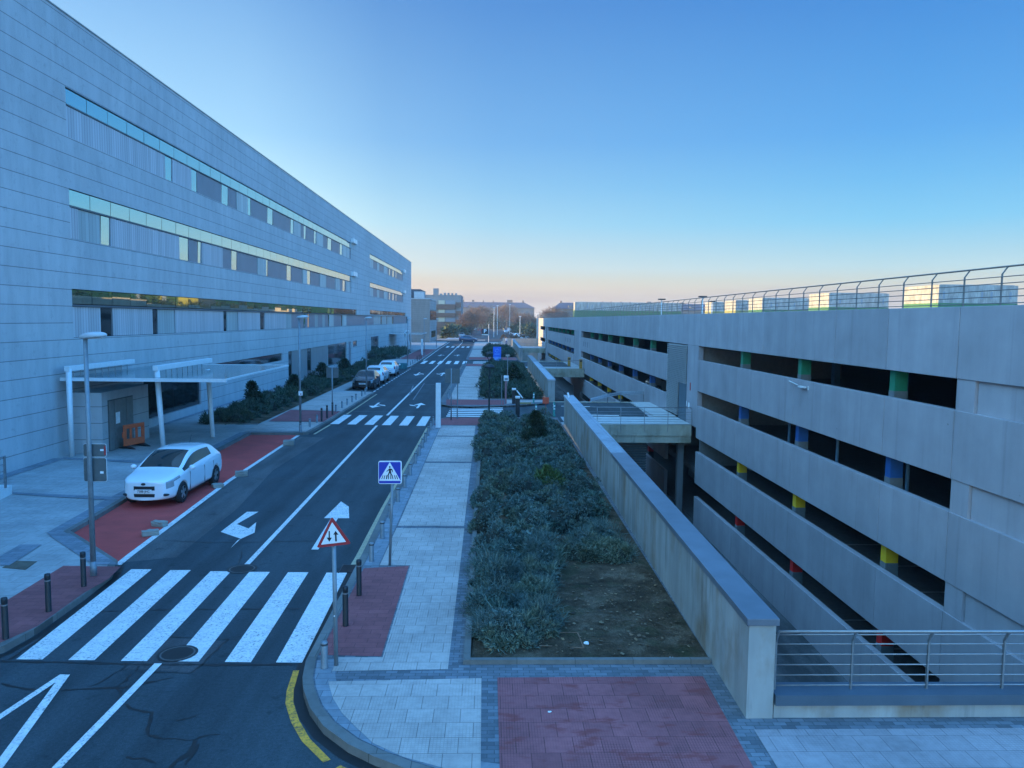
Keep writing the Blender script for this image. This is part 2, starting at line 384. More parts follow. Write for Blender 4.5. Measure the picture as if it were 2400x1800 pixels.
def copy_tree(o, parent=None):
    c = o.copy(); COL.objects.link(c); c.parent = parent
    for ch in (KIDS.get(o.name) or kids(o)): copy_tree(ch, c)
    return c
def dup(root, loc, rz=0.0, label=None, group=None, scale=None):
    c = copy_tree(root); c.location = loc; c.rotation_euler = (0, 0, rz)
    if label: c['label'] = label
    if group: c['group'] = group
    if scale: c.scale = (scale,) * 3 if not hasattr(scale, '__len__') else scale
    return c
def struct(mb, name, mat, label=None):
    return tag(mb.build(name, mat), label, None, None, 'structure')
def text_mesh(txt, size, mat, name, parent, M4, bold=False):
    cu = bpy.data.curves.new('txt', 'FONT'); cu.body = txt; cu.size = size; cu.align_x = 'CENTER'; cu.align_y = 'CENTER'; cu.extrude = .004
    if bold: cu.offset = size * .02
    ob = bpy.data.objects.new('txt', cu); COL.objects.link(ob)
    dg = bpy.context.evaluated_depsgraph_get(); me = bpy.data.meshes.new_from_object(ob.evaluated_get(dg))
    bpy.data.objects.remove(ob); bpy.data.curves.remove(cu)
    me.transform(M4); me.transform(Matrix.Translation(-origin(parent))); me.materials.clear(); me.materials.append(mat); me.name = name
    o = bpy.data.objects.new(name, me); COL.objects.link(o); o.parent = parent; return o
# ---------------------------------------------------------------- ground, road, pavements
PZ = 0.12
g = MB()
g.sheet([(-4000, -400), (4.1, -400), (4.1, 4000), (-4000, 4000)], -.03)
g.sheet([(4.1, -400), (4000, -400), (4000, 11.2), (4.1, 11.2)], -.03)
g.sheet([(4.1, 190), (4000, 190), (4000, 4000), (4.1, 4000)], -.03)
g.sheet([(60, 11.2), (4000, 11.2), (4000, 190), (60, 190)], -.03)
struct(g, 'ground', M('dry_ground', (.13, .11, .08), .95, var=.3, scale=.08, fine=1.5, finevar=.2))
rd = MB()
rd.sheet([(-60, -60), (40, -60), (40, 10.2), (-60, 10.2)], 0)
rd.sheet([(-12.7, 10.2), (-1.0, 10.2), (-1.0, 13), (-12.7, 13)], 0)
rd.sheet([(-12.7, 13), (-2.5, 13), (-2.5, 205), (-12.7, 205)], 0)
rd.sheet([(-2.5, 45), (4.4, 45), (4.4, 57), (-2.5, 57)], 0)
rd.sheet([(-2.5, 101), (4.4, 101), (4.4, 113), (-2.5, 113)], 0)
rd.sheet([(-300, 205), (60, 205), (60, 232), (-300, 232)], 0)
rd.sheet([(-10, 232), (9.5, 232), (9.5, 1000), (-10, 1000)], 0)
road = struct(rd, 'road', ASPH, 'dark asphalt street running between the long building and the car park')
def mark(mb, name, mat, label=None):
    o = mb.build(name, mat, road); 
    if label: o['label'] = label
    return o
Z1, Z2 = .004, .008
# zebra crossings
z = MB()
n_, f_ = [(-8.22, 13.2), (-7.31, 13.17), (-6.39, 13.13), (-5.49, 13.11), (-4.58, 13.08), (-3.69, 13.06)], [(-8.47, 18.06), (-7.53, 18.0), (-6.56, 17.92), (-5.64, 17.88), (-4.73, 17.86), (-3.82, 17.83)]
for (a, b), (c, d) in zip(n_, f_): z.prism([(a, b), (a + .455, b - .01), (c + .48, d), (c, d)], None, Z2)
mark(z, 'zebra_crossing', WHITE_P, 'nearest zebra crossing of six white stripes')
z = MB()
for k in range(6):
    x = -9.05 + .985 * k; z.prism([(x, 43.5 - .1 * k), (x + .5, 43.5 - .1 * k), (x + .48, 47.7 - .1 * k), (x - .02, 47.7 - .1 * k)], None, Z2)
mark(z, 'zebra_crossing', WHITE_P, 'second zebra crossing beyond the white car')
for y0, y1, xs, st in ((103.2, 110.5, -9.4, 1.12), (163.2, 171, -9.5, 1.1)):
    z = MB()
    for k in range(6): z.prism([(xs + st * k, y0), (xs + st * k + .55, y0), (xs + st * k + .5, y1), (xs + st * k - .05, y1)], None, Z2)
    mark(z, 'zebra_crossing', WHITE_C)
z = MB()
for k in range(6):
    y = 47.25 + .93 * k; z.prism([(-2.7 + .03 * k, y), (.9 - .01 * k, y), (.9, y + .5), (-2.7, y + .5)], None, Z2)
mark(z, 'zebra_crossing', WHITE_C, 'zebra crossing over the car park entrance road')
z = MB()
for k in range(6): z.prism([(-2.4, 103.2 + 1.3 * k), (.3, 103.2 + 1.3 * k), (.3, 103.8 + 1.3 * k), (-2.4, 103.8 + 1.3 * k)], None, Z2)
mark(z, 'zebra_crossing', WHITE_C)
# lines
z = MB().ribbon([(-5.71, 7), (-5.71, 9.92), (-5.70, 13.03)], .13, Z2)
z.ribbon([(-5.87, 18.45), (-6.33, 43.0)], .13, Z2).ribbon([(-6.37, 47.6), (-6.81, 102.8)], .15, Z2).ribbon([(-6.83, 110.8), (-7.1, 162)], .16, Z2).ribbon([(-7.1, 171), (-7.3, 203)], .16, Z2)
mark(z, 'centre_line', WHITE_P)
z = MB().ribbon([(-6.9, 69), (-6.35, 60.5)], .1, Z2 + .003).ribbon([(-6.15, 72), (-5.7, 57)], .08, Z2)
z.ribbon([(-8.3, 70.5), (-5.0, 70.5)], .12, Z2).ribbon([(-9, 49.5), (-3.6, 49.5)], .05, Z2)
mark(z, 'worn_line', mat_paint('ghost_paint', (.22, .225, .23), .8))
tri = [(-7.28, 11.25), (-7.08, 12.68), (-6.5, 10.0)]
z = MB().ribbon([(-7.42, 10.2), tri[0], (-7.09, 12.62)], .12, Z2).ribbon([(-6.2, 8.6), tri[2], (-7.05, 12.6)], .14, Z2 + .002)
mark(z, 'give_way_triangle', WHITE_P)
# arrows
z = MB().prism([G(*c3(*p)) for p in ((1600, 0), (1675, 0), (1535, 80), (1610, 108), (1660, 68), (1650, 135), (1540, 185), (1495, 235), (1560, 175), (1430, 130))], None, Z2)
mark(z, 'lane_arrow', WHITE_P, 'white straight and right turn arrow on the left lane')
z = MB().prism([(-4.95, 22.82), (-4.74, 22.82), (-4.60, 19.66), (-4.42, 19.66), (-4.53, 22.82), (-4.2, 22.82), (-4.47, 24.25), (-4.85, 24.95)][::-1], None, Z2)
mark(z, 'lane_arrow', WHITE_P, 'white arrow pointing away on the right lane')
for (x, y, s) in ((-7.9, 53.2, -1), (-4.9, 53.2, 1), (-7.9, 84, -1), (-5.2, 84, 1), (-8.3, 128, -1), (-5.4, 128, 1)):
    L = 1.0 if y < 60 else 1.6
    z = MB().prism([(x - .08, y - s * L * 1.6), (x + .08, y - s * L * 1.6), (x + .08, y + s * L * .4), (x + .42, y + s * L * .4), (x, y + s * L * 1.6), (x - .42, y + s * L * .4), (x - .08, y + s * L * .4)], None, Z2)
    z.prism([(x - s * .1, y - s * L * .5), (x - s * .6, y - s * L * .1), (x - s * .75, y + s * L * .5), (x - s * .35, y + s * L * .1)], None, Z2 + .003)
    mark(z, 'lane_arrow', WHITE_C)
# kerb lines
yel = [(-3.26, 12.75), (-3.18, 12.04), (-3.09, 11.64), (-2.86, 11.08), (-2.58, 10.57), (-2.17, 10.04)]
mark(MB().ribbon(yel, [.1, .11, .12, .12, .12, .11], Z2).ribbon([(-2.0, 9.9), (-1.7, 9.68), (-1.2, 9.4)], .11, Z2), 'kerb_line', YELLOW_P, 'worn yellow line curving round the corner kerb')
mark(MB().ribbon([(-3.28, 18.1), (-3.27, 19.1), (-3.33, 23.6), (-3.42, 42.3)], .17, Z2), 'kerb_line', PALE_Y, 'pale yellow line along the right kerb')
mark(MB().ribbon([(-3.5, 52.6), (-3.5, 58)], .17, Z2).ribbon([(-3.5, 58.5), (-3.55, 101)], .12, Z2), 'kerb_line', PALE_Y)
mark(MB().ribbon([(-9.05, 39.6), (-8.98, 43.2)], .11, Z2).ribbon([(-8.95, 48), (-8.98, 61)], .1, Z2), 'kerb_line', PALE_Y)
mark(MB().ribbon([(-8.46, 12.9), (-8.6, 12.55), (-9.2, 12.1)], .13, Z2), 'kerb_line', YELLOW_P)
z = MB()
for k in range(16): z.ribbon([(-9.52 - .005 * k, 63 + 1.9 * k), (-9.52 - .005 * k, 64 + 1.9 * k)], .13, Z2)
z.ribbon([(-9.65, 111), (-10.2, 150), (-10.7, 203)], .13, Z2)
mark(z, 'kerb_line', WHITE_C)
# tar seams and cracks in the asphalt
def crack(mb, pts, w, jit=.05, seed=0):
    r = random.Random(seed); out = []; ws = []
    for (a, b) in zip(pts[:-1], pts[1:]):
        L = math.hypot(b[0] - a[0], b[1] - a[1]); n = max(2, int(L / .12))
        for i in range(n):
            t = i / n; out.append((a[0] + (b[0] - a[0]) * t + r.uniform(-jit, jit) * .5, a[1] + (b[1] - a[1]) * t + r.uniform(-jit, jit) * .5)); ws.append(w * r.uniform(.4, 1.5))
    out.append(pts[-1]); ws.append(w * .4); mb.ribbon(out, ws, Z1 + .001 * (seed % 5) * .5)
k = MB()
P3 = lambda *ps: [G(*c3(*p)) for p in ps]
crack(k, P3((0, 970), (400, 975), (900, 990), (1400, 992), (1950, 990)), .07, .02, 1)
crack(k, P3((0, 1115), (200, 1155), (560, 1150), (800, 1140), (1120, 1075)), .05, .04, 2)
crack(k, P3((820, 1000), (700, 1080), (580, 1135)), .03, .05, 3)
crack(k, P3((860, 1050), (760, 1140), (780, 1190), (690, 1320), (580, 1420)), .035, .05, 4)
crack(k, P3((810, 1250), (900, 1290), (985, 1300), (960, 1380), (965, 1440), (1050, 1470)), .05, .05, 6)
crack(k, P3((1050, 1470), (1150, 1470), (1270, 1480), (1310, 1455), (1430, 1443)), .03, .05, 7)
crack(k, P3((1270, 1490), (1220, 1560), (1110, 1659), (1060, 1700)), .10, .07, 8)
crack(k, P3((1290, 1500), (1240, 1570), (1200, 1640)), .05, .05, 9)
crack(k, P3((1140, 1355), (1240, 1335), (1280, 1310)), .022, .04, 11)
crack(k, P3((820, 1590), (930, 1600), (1010, 1630)), .04, .05, 12)
crack(k, P3((640, 645), (900, 640), (1200, 632), (1950, 628)), .045, .02, 13)
crack(k, P3((1060, 185), (1350, 200), (1700, 195), (1960, 190), (2200, 190)), .03, .03, 14)
crack(k, P3((900, 1000), (880, 1035), (1230, 1045), (1290, 1010), (1440, 860), (1490, 820)), .03, .03, 16)
crack(k, P3((1100, 810), (1300, 820), (1490, 825)), .03, .02, 17)
crack(k, P3((1550, 340), (1570, 250)), .025, .04, 18)
crack(k, P3((2000, 960), (2100, 760), (2212, 560)), .09, .03, 19)
crack(k, P3((60, 960), (400, 730), (560, 580), (720, 440)), .05, .03, 21)
for s, (x, y) in enumerate(((-8.6, 32), (-7, 28.5), (-5, 35.4))): crack(k, [(x - 2, y), (min(x + 3, -3.5), y + .2)], .03, .05, 30 + s)
mark(k, 'tar_seam', TAR)
mark(MB().prism(P3((1080, 815), (1470, 840), (1260, 1040), (800, 1020), (900, 960)), None, .002), 'asphalt_patch', mat_asphalt('asphalt_patch', (.062, .058, .058)))
mark(MB().prism([(-8.9, 18.6), (-9.5, 28.1), (-9.6, 38.8), (-8.3, 38.5), (-8.5, 30), (-7.9, 24), (-7.8, 19)], None, .002), 'asphalt_patch', mat_asphalt('asphalt_worn', (.072, .07, .068), 1.6))
for (x, y, lb) in ((-5.53, 13.43, 'round manhole cover in the nearest zebra crossing'), (-5.88, 18.1, 'round manhole cover at the end of the centre line')):
    o = MB().lathe([(.30, .006), (.30, .011), (.27, .012), (.265, .009), (.01, .010)], x, y, 24).build('manhole_cover', M('cast_iron', (.105, .10, .095), .6, .3, var=.25, scale=18), road); o['label'] = lb
    MB().lathe([(.345, .0045), (.345, .0095), (.302, .0105)], x, y, 24).build('manhole_rim', TAR, o)
dr = MB()
for k_ in range(7): dr.box(-3.52 + .0, 17.84 + .085 * k_, .004, -3.2, 17.89 + .085 * k_, .02)
dr.box(-3.55, 17.8, .003, -3.52, 18.42, .022).box(-3.2, 17.8, .003, -3.17, 18.42, .022)
mark(dr, 'drain_grate', BLACK_M)

# red surfaced bay on the left with white edge
bayp = [(-8.98, 18.5), (-10.2, 19.68), (-11.44, 20.95), (-11.53, 22.5), (-11.73, 24.95), (-12.05, 34.5), (-12.18, 39.25), (-9.8, 39.2), (-9.75, 36.1), (-9.57, 28.1), (-9.03, 19.2)]
bay = struct(MB().prism(bayp, None, .012), 'red_parking_strip', BAY)
MB().ribbon([(-8.93, 18.35), (-9.0, 19.2), (-9.53, 28.1), (-9.70, 36.1), (-9.74, 39.1)], .17, .016).build('edge_line', WHITE_P, bay)
# pavements
kerbL = [(-60, 12.0), (-10.5, 12.25), (-9.3, 12.65), (-8.82, 13.05), (-8.6, 13.5), (-8.5, 14.3), (-8.53, 16.0), (-8.62, 17.4), (-8.93, 18.35)] + bayp[1:7] + [(-9.55, 39.3), (-9.32, 39.5), (-9.2, 44), (-9.2, 61.3), (-9.6, 61.9),
         (-11.75, 62.6), (-11.85, 93.4), (-9.75, 94), (-9.75, 102), (-10.05, 125), (-10.45, 150), (-10.9, 200), (-12, 204)]
pl = struct(MB().prism(kerbL + [(-60, 204)], -.03, PZ), 'pavement', PAVE_L)
kerbR = [(40, 8.9), (2.5, 8.95), (.6, 9.1), (-.6, 9.42), (-1.13, 9.7), (-1.53, 9.95), (-1.92, 10.25), (-2.36, 10.73), (-2.68, 11.26), (-2.91, 11.83), (-3.03, 12.25), (-3.12, 12.86), (-3.16, 19), (-3.25, 23.6), (-3.33, 43.2), (-3.1, 45.2), (-2.5, 46.1), (4.1, 46.2)]
pr = struct(MB().prism(kerbR + [(4.1, 11.3), (40, 11.3)], -.03, PZ), 'pavement', PAVE_D)
kerbR2 = [(4.1, 54.6), (2.06, 52.95), (.2, 52.3), (-1.35, 51.9), (-2.6, 52.1), (-3.2, 52.9), (-3.45, 55), (-3.5, 79), (-3.5, 101.5), (-3.2, 102.3), (4.1, 102.4)]
pr2 = struct(MB().prism(kerbR2[::-1] + [], -.03, PZ), 'pavement', PAVE_D)
pr3 = struct(MB().prism([(4.1, 112), (-3, 112), (-3.6, 113), (-3.7, 125), (-4.2, 203), (4.1, 203)], -.03, PZ), 'pavement', PAVE_D)
def kerb(pts, parent, w=.16, z0=-.02, z1=.131, name='kerb', mat=KERB, side=1):
    """kerb stones following an edge, inset to the pavement side"""
    mb = MB(); off = []
    for i, p in enumerate(pts):
        a = Vector(pts[max(i - 1, 0)]); b = Vector(pts[min(i + 1, len(pts) - 1)]); d = (b - a).normalized(); off.append((p[0] - side * d.y * w, p[1] + side * d.x * w))
    n = len(pts); e = .004
    for i in range(n - 1):
        a, b, c, d = pts[i], pts[i + 1], off[i + 1], off[i]
        mb.add([(*a, z0), (*b, z0), (*b, z1), (*a, z1), (*d, z1), (*c, z1)], [(0, 1, 2, 3), (3, 2, 5, 4)])
    return mb.build(name, mat, parent)
def offset(pts, w, side=1):
    o = []
    for i, p in enumerate(pts):
        a = Vector(pts[max(i - 1, 0)]); b = Vector(pts[min(i + 1, len(pts) - 1)]); d = (b - a).normalized(); o.append((p[0] - side * d.y * w, p[1] + side * d.x * w))
    return o
eo = lambda pts, side: offset(pts, -.004, side)
kerb(eo(kerbR, -1), pr, .17, side=-1); kerb(eo(kerbR2, 1), pr2, .17, side=1)
kerb(eo(kerbL, 1), pl, .17, side=1)
mark(MB().ribbon(offset(kerbL[2:9], -.1, 1), .12, Z1), 'gutter', TAR); mark(MB().ribbon(offset(kerbR[3:13], -.08, -1), .17, Z1), 'gutter', TAR)
mark(MB().ribbon(offset(kerbR[12:15], -.04, -1), .08, Z1), 'gutter', TAR); mark(MB().ribbon([(-9.1, 39.6), (-9.1, 61)], .09, Z1), 'gutter', TAR)
SH = PZ + .004
_pc = [0]
def patch(pts, mat, parent, name='paving', zz=SH):
    _pc[0] += 1; zz = SH + .0005 * _pc[0]
    return MB().prism(pts, None, zz).build(name, mat, parent)
# right pavement: colours
patch(offset(kerbR[2:12], .19, -1) + offset(kerbR[2:12], .52, -1)[::-1], mat_tiles('grey_paving', (.24, .25, .265), .4, .2, 0, .55, .15), pr, 'grey_border', SH)
patch([(-2.95, 13.1), (-2.94, 17.8), (-1.9, 17.98), (-1.86, 13.04)], PAVE_R, pr, 'red_paving')
patch([(-3.14, 42.6), (-.5, 42.6), (-.5, 45.9), (-2.4, 45.9), (-2.9, 45.2)], PAVE_R, pr, 'red_paving')
patch([(-2.97, 18.0), (-2.62, 18.0), (-2.72, 42.4), (-3.15, 42.4)], mat_tiles('grey_kerb_paving', (.24, .25, .265), .4, .2, 0, .6, .15), pr, 'grey_border')
patch([(-2.6, 12.47), (-.67, 12.53), (-.69, 21.3), (-2.6, 21.3), (-2.6, 18.02), (-1.87, 18.02), (-1.83, 13.0), (-2.6, 13.0)], PAVE, pr, 'white_paving')
for y0, y1 in ((21.55, 31.2), (31.5, 38.3), (38.6, 42.3)): patch([(-2.58 - .005 * (y0 - 20), y0), (-.7 - .004 * (y0 - 20), y0), (-.7 - .004 * (y1 - 20), y1), (-2.58 - .005 * (y1 - 20), y1)], PAVE, pr, 'white_paving')
inner = offset(kerbR[3:11], .52, -1)
patch([(-2.58, 12.1), (-2.5, 11.85), (-2.39, 11.54), (-2.17, 11.1), (-1.91, 10.72), (-1.58, 10.27), (-1.13, 9.93), (-.56, 9.66), (-.08, 9.5), (-.1, 12.2)], PAVE, pr, 'white_paving')
patch([(.17, 9.2), (3.52, 9.2), (3.58, 12.25), (.16, 12.22)], PAVE_RG, pr, 'red_paving')
patch([(3.84, 9.2), (3.86, 10.58), (40, 10.66), (40, 9.2)], PAVE_G, pr, 'white_paving')
# right pavement beyond the side road
patch([(-3.0, 52.7), (1.0, 53.0), (1.0, 56.2), (-3.2, 56.2)], PAVE_R, pr2, 'red_paving')
patch([(1.1, 53.6), (3.9, 55.2), (3.9, 56.2), (1.1, 56.2)], PAVE, pr2, 'white_paving')
for y0, y1 in ((56.3, 66.5), (66.9, 78), (78.4, 96.4)): patch([(-3.0, y0), (-.9, y0), (-.95, y1), (-3.05, y1)], PAVE, pr2, 'white_paving')
patch([(-3.2, 97), (3.9, 97), (3.9, 101.8), (-3.2, 101.8)], PAVE_R, pr2, 'red_paving')
patch([(-3.2, 113), (3.9, 113), (3.9, 120), (-3.2, 120)], PAVE_R, pr3, 'red_paving')
patch([(-3.3, 120.5), (-.9, 120.5), (-1.1, 150), (-3.5, 150)], PAVE, pr3, 'white_paving')
patch([(-3.6, 155), (3.9, 155), (3.9, 200), (-3.9, 200)], PAVE, pr3, 'white_paving')
# left pavement: colours
L3 = lambda *ps: [G(*c3(*p), PZ) for p in ps]
patch(L3((-60, 640), (410, 352), (785, 357), (700, 440), (540, 530), (240, 745), (-60, 880)), PAVE_R, pl, 'red_paving')
gb = mat_tiles('grey_band_paving', (.22, .225, .24), .4, .2, 0, .6, .15)
bb = offset(bayp[0:7], -.02, 1)
patch(offset(bayp[1:7], .17, 1) + offset(bayp[1:7], .55, 1)[::-1], gb, pl, 'grey_border')
patch(L3((320, 155), (450, 140), (770, 345), (600, 345)), gb, pl, 'grey_border')
L2 = lambda *ps: [G(*c2(*p), PZ) for p in ps]
patch(L2((80, 1255), (400, 1272), (720, 1285), (715, 1308), (400, 1290), (80, 1268)), gb, pl, 'grey_border')
patch(L2((410, 1030), (960, 1055), (960, 1068), (410, 1042)), gb, pl, 'grey_border')
patch([(-17.88, 20), (-17.88, 31.7), (-17.4, 31.7), (-17.4, 20)], gb, pl, 'grey_border')
patch([(-17.88, 41.5), (-17.88, 97), (-17.55, 97), (-17.55, 41.5)], gb, pl, 'grey_border')
patch(L3((0, 290), (130, 215), (270, 215), (60, 350), (0, 350)), gb, pl, 'grey_border')
patch([(-12.5, 43.5), (-9.4, 43.5), (-9.4, 48.5), (-12.7, 49)], PAVE_R, pl, 'red_paving')
patch([(-13.2, 112), (-10.2, 112), (-10.6, 150), (-13.6, 150)], PAVE_R, pl, 'red_paving')
patch([(-12.6, 39.6), (-9.5, 39.6), (-9.4, 43.3), (-12.6, 43.3)], PAVE, pl, 'white_paving'); patch([(-12.7, 49.2), (-9.4, 48.7), (-9.4, 61), (-12.7, 61)], PAVE, pl, 'white_paving')
cov = MB().prism(L3((15, 362), (90, 318), (240, 322), (165, 376)), PZ, PZ + .012).build('access_cover', M('rusty_cover', (.13, .10, .07), .8, .2, var=.3, scale=5), pl)
# planting beds
def soil_bed(pts):
    from mathutils import noise as mnoise
    mb = MB(); y0, y1 = pts[0][1], pts[2][1]; step = .22 if y1 < 46 and pts[0][0] > -2 else 1.0; ny = int((y1 - y0) / step); nx = int((pts[1][0] - pts[0][0]) / step); vs = []
    for j in range(ny + 1):
        f = j / ny; a = pts[0][0] + (pts[3][0] - pts[0][0]) * f; b = pts[1][0] + (pts[2][0] - pts[1][0]) * f; y = y0 + (y1 - y0) * f
        for i in range(nx + 1):
            x = a + (b - a) * i / nx; e = min(i, nx - i, j, ny - j)
            vs.append((x, y, PZ + .012 + (.0 if e == 0 else .045 * (mnoise.noise((x * 1.1, y * 1.1, 0)) + .6 * mnoise.noise((x * 3.3, y * 3.3, 4))) + .03)))
    return mb.add(vs, [(j * (nx + 1) + i, j * (nx + 1) + i + 1, (j + 1) * (nx + 1) + i + 1, (j + 1) * (nx + 1) + i) for j in range(ny) for i in range(nx)])
def bed(pts, name='planting_bed'):
    o = struct(soil_bed(pts), name, SOIL)
    return o
b1 = bed([(-.3, 12.82), (3.87, 12.82), (4.0, 45.2), (-.42, 45.2)]); b2 = bed([(-.4, 57), (4.05, 57), (4.1, 96.6), (-.7, 96.6)]); b3 = bed([(-.5, 121), (4.1, 121), (4.1, 152), (-.9, 152)])
MB().box(-.42, 12.72, PZ - .02, 3.84, 12.82, .2).build('edging', KERB, b1)
MB().prism([(-.42, 12.82), (-.3, 12.82), (-.42, 45.2), (-.54, 45.2)], PZ - .02, .2).build('edging', KERB, b1)
MB().prism([(-.53, 56.9), (-.4, 56.9), (-.7, 96.6), (-.83, 96.6)], PZ - .02, .2).build('edging', KERB, b2)
b4 = bed([(-15.2, 42.4), (-12.75, 42.4), (-13.2, 101), (-15.7, 101)]); MB().box(-15.2, 42.3, PZ - .02, -12.75, 42.4, .2).build('edging', KERB, b4)
# sunken area beside the car park
mo = MB().sheet([(4.2, 5), (12.2, 5), (12.2, 190), (4.2, 190)], -5.6)
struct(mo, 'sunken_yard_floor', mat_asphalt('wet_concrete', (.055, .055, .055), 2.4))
# ---------------------------------------------------------------- long stone-clad building on the left
def proj(x, y, z):
    v = x * _x + y * _d + (z - CAM_H) * _u; return CX + F_PX * v.x / v.z, CY + F_PX * v.y / v.z
def y_at(px, X, z):                              # where along a street wall a pixel column falls
    lo, hi = 5.0, 900.0; s = 1 if X > 0 else -1
    for _ in range(50):
        mid = (lo + hi) / 2
        if s * (proj(X, mid, z)[0] - px) > 0: lo = mid
        else: hi = mid
    return (lo + hi) / 2
def pierced(mb, x0, x1, y0, y1, z0, z1, holes):
    ys = sorted({y0, y1, *[h[0] for h in holes], *[h[1] for h in holes]}); zs = sorted({z0, z1, *[h[2] for h in holes], *[h[3] for h in holes]})
    ys = [y for y in ys if y0 <= y <= y1]; zs = [z for z in zs if z0 <= z <= z1]
    for za, zb in zip(zs[:-1], zs[1:]):
        run = None
        for ya, yb in zip(ys[:-1], ys[1:]):
            cy, cz = (ya + yb) / 2, (za + zb) / 2; solid = not any(h[0] < cy < h[1] and h[2] < cz < h[3] for h in holes)
            if solid: run = (run[0], yb) if run else (ya, yb)
            if (not solid or yb == ys[-1]) and run: mb.box(x0, run[0], za, x1, run[1], zb); run = None
XL, YE, ZR = -17.9, 174.6, 18.55
office = thing('office_building', 'very long pale stone clad building with teal window bands on the left', 'building', (XL, 33, 0))
R1, R2, R3 = (33.65, 99.8, 13.5, 15.55), (33.65, 99.8, 9.25, 11.35), (33.6, 167.0, 5.02, 6.4)
R3T, R3B = (33.6, 103.9, 6.4, 7.12), (115.2, 163.3, 6.56, 7.22)
S1, S2 = (115.2, 158.5, 13.55, 15.5), (115.2, 158.5, 9.3, 11.3)
BW, TW, DW = (40.1, 48.0, .57, 2.72), (48.7, 66.75, 2.3, 2.94), (85.4, 96.4, .62, 3.02)
DR, RD, SQ, FD = (68.7, 85.3, .2, 2.98), (97.8, 99.4, .2, 3.0), (100.8, 103.95, 2.24, 3.03), (116, 124, .2, 3.2)
holes = [R1, R2, R3, R3T, R3B, S1, S2, BW, TW, DW, DR, RD, SQ, FD]
mb = MB(); pierced(mb, XL - .30, XL, -10, YE, -.02, ZR, holes)
mb.box(-60, -10, -.02, XL - .302, YE, ZR - .5)
mb.build('wall', FACADE, office)
MB().box(-60, -10.02, ZR, XL + .03, YE + .03, ZR + .06).build('roof_edge', STEEL, office)
mb = MB()
for h in holes: mb.box(XL - .299, h[0] - .05, h[2] - .05, XL - .2, h[1] + .05, h[3] + .05)
mb.build('window_backing', DARK, office)
def strip(y0, y1, z0, z1, mat, pitch=1.87, tilt=.021, name='window', gap=.035, parent=None):
    mb = MB(); n = max(1, round((y1 - y0) / pitch)); p = (y1 - y0) / n; t = tilt * (z1 - z0) / 2
    r = random.Random(int(y0 * 10 + z0 * 100))
    for k in range(n):
        a, b = y0 + p * k + gap / 2, y0 + p * (k + 1) - gap / 2; e = r.uniform(-.004, .004); f = r.uniform(-.003, .003) * (z1 - z0)
        x = XL - .10
        mb.quad((x - t - e - f, a, z0 + .03), (x - t + e - f, b, z0 + .03), (x + t + e + f, b, z1 - .03), (x + t - e + f, a, z1 - .03))
    return mb.build(name, mat, parent or office)
mb = MB()
for h in (R1, R2, S1, S2): 
    zs = h[2] + (h[3] - h[2]) * .655; mb.box(XL - .18, h[0], zs - .03, XL - .02, h[1], zs + .03)
mb.box(XL - .18, R3[0], 6.37, XL + .03, R3[1], 6.45)
mb.build('window_transom', M('dark_teal_frame', (.09, .12, .14), .5, .3), office)
for h in (R1, R2, S1, S2): strip(h[0], h[1], h[2] + (h[3] - h[2]) * .655 + .03, h[3], GLASS_T)
strip(R3T[0], R3T[1], 6.46, R3T[3], GLASS_D); strip(R3B[0], R3B[1], 6.58, R3B[3], GLASS_D)
PANEL_C = mat_ribbed('pale_green_panel', (.33, .38, .38), .31, 1, .78)
PANEL_W = mat_ribbed('pale_blind_panel', (.42, .46, .45), .5, 1, .85)
c1 = crop(0, 0, 1000); c4b = crop(660, 650, 300)
def lower(z0, z1, cr, spec, x_off=XL):
    zc = (z0 + z1) / 2
    for kind, a, b in spec:
        ya, yb = y_at(cr(a, 0)[0], XL, zc), y_at(cr(b, 0)[0], XL, zc)
        if kind in 'gk': strip(ya, yb, z0, z1, GLASS_T if kind == 'g' else GLASS_K, 9, name='narrow_window')
        else:
            MB().box(XL - .16, ya + .02, z0 + .02, XL - .055 - .03 * (kind in 'bc'), yb - .02, z1 - .02).build('cladding_panel', {'a': PANEL_A, 'b': PANEL_B, 'c': PANEL_C, 'w': PANEL_W}[kind], office)
zs = 13.5 + 2.05 * .655 - .03
lower(13.5, zs, c1, [('a', 346, 862), ('g', 863, 898), ('a', 899, 997), ('g', 998, 1027), ('b', 1028, 1155), ('g', 1156, 1188), ('b', 1188, 1230), ('w', 1230, 1289), ('g', 1290, 1305), ('b', 1306, 1391), ('g', 1392, 1419), ('b', 1420, 1511), ('g', 1512, 1526), ('w', 1527, 1562), ('b', 1562, 1580), ('g', 1580, 1590), ('b', 1590, 1633), ('g', 1633, 1643), ('w', 1643, 1678), ('b', 1678, 1702), ('g', 1703, 1721), ('b', 1722, 1765), ('g', 1766, 1778), ('w', 1778, 1814), ('b', 1814, 1824)])
zs = 9.25 + 2.1 * .655 - .03
lower(9.25, zs, c1, [('a', 363, 414), ('c', 415, 531), ('g', 533, 577), ('a', 580, 936), ('g', 938, 983), ('b', 984, 1032), ('g', 1033, 1050), ('a', 1051, 1160), ('b', 1160, 1206), ('g', 1207, 1233), ('b', 1234, 1339), ('w', 1340, 1384), ('g', 1385, 1393), ('b', 1394, 1491), ('g', 1492, 1513), ('b', 1514, 1571), ('w', 1572, 1595), ('g', 1595, 1612), ('b', 1613, 1661), ('w', 1662, 1693), ('b', 1694, 1741), ('w', 1742, 1765), ('b', 1766, 1779), ('g', 1780, 1791), ('b', 1791, 1796), ('w', 1796, 1819)])
lower(5.02, 6.37, c2, [('a', 476, 662), ('k', 665, 735), ('a', 737, 997), ('k', 999, 1030), ('c', 1033, 1141), ('a', 1143, 1455), ('k', 1457, 1476), ('c', 1478, 1548), ('a', 1549, 1691), ('k', 1692, 1718), ('a', 1720, 1857)])
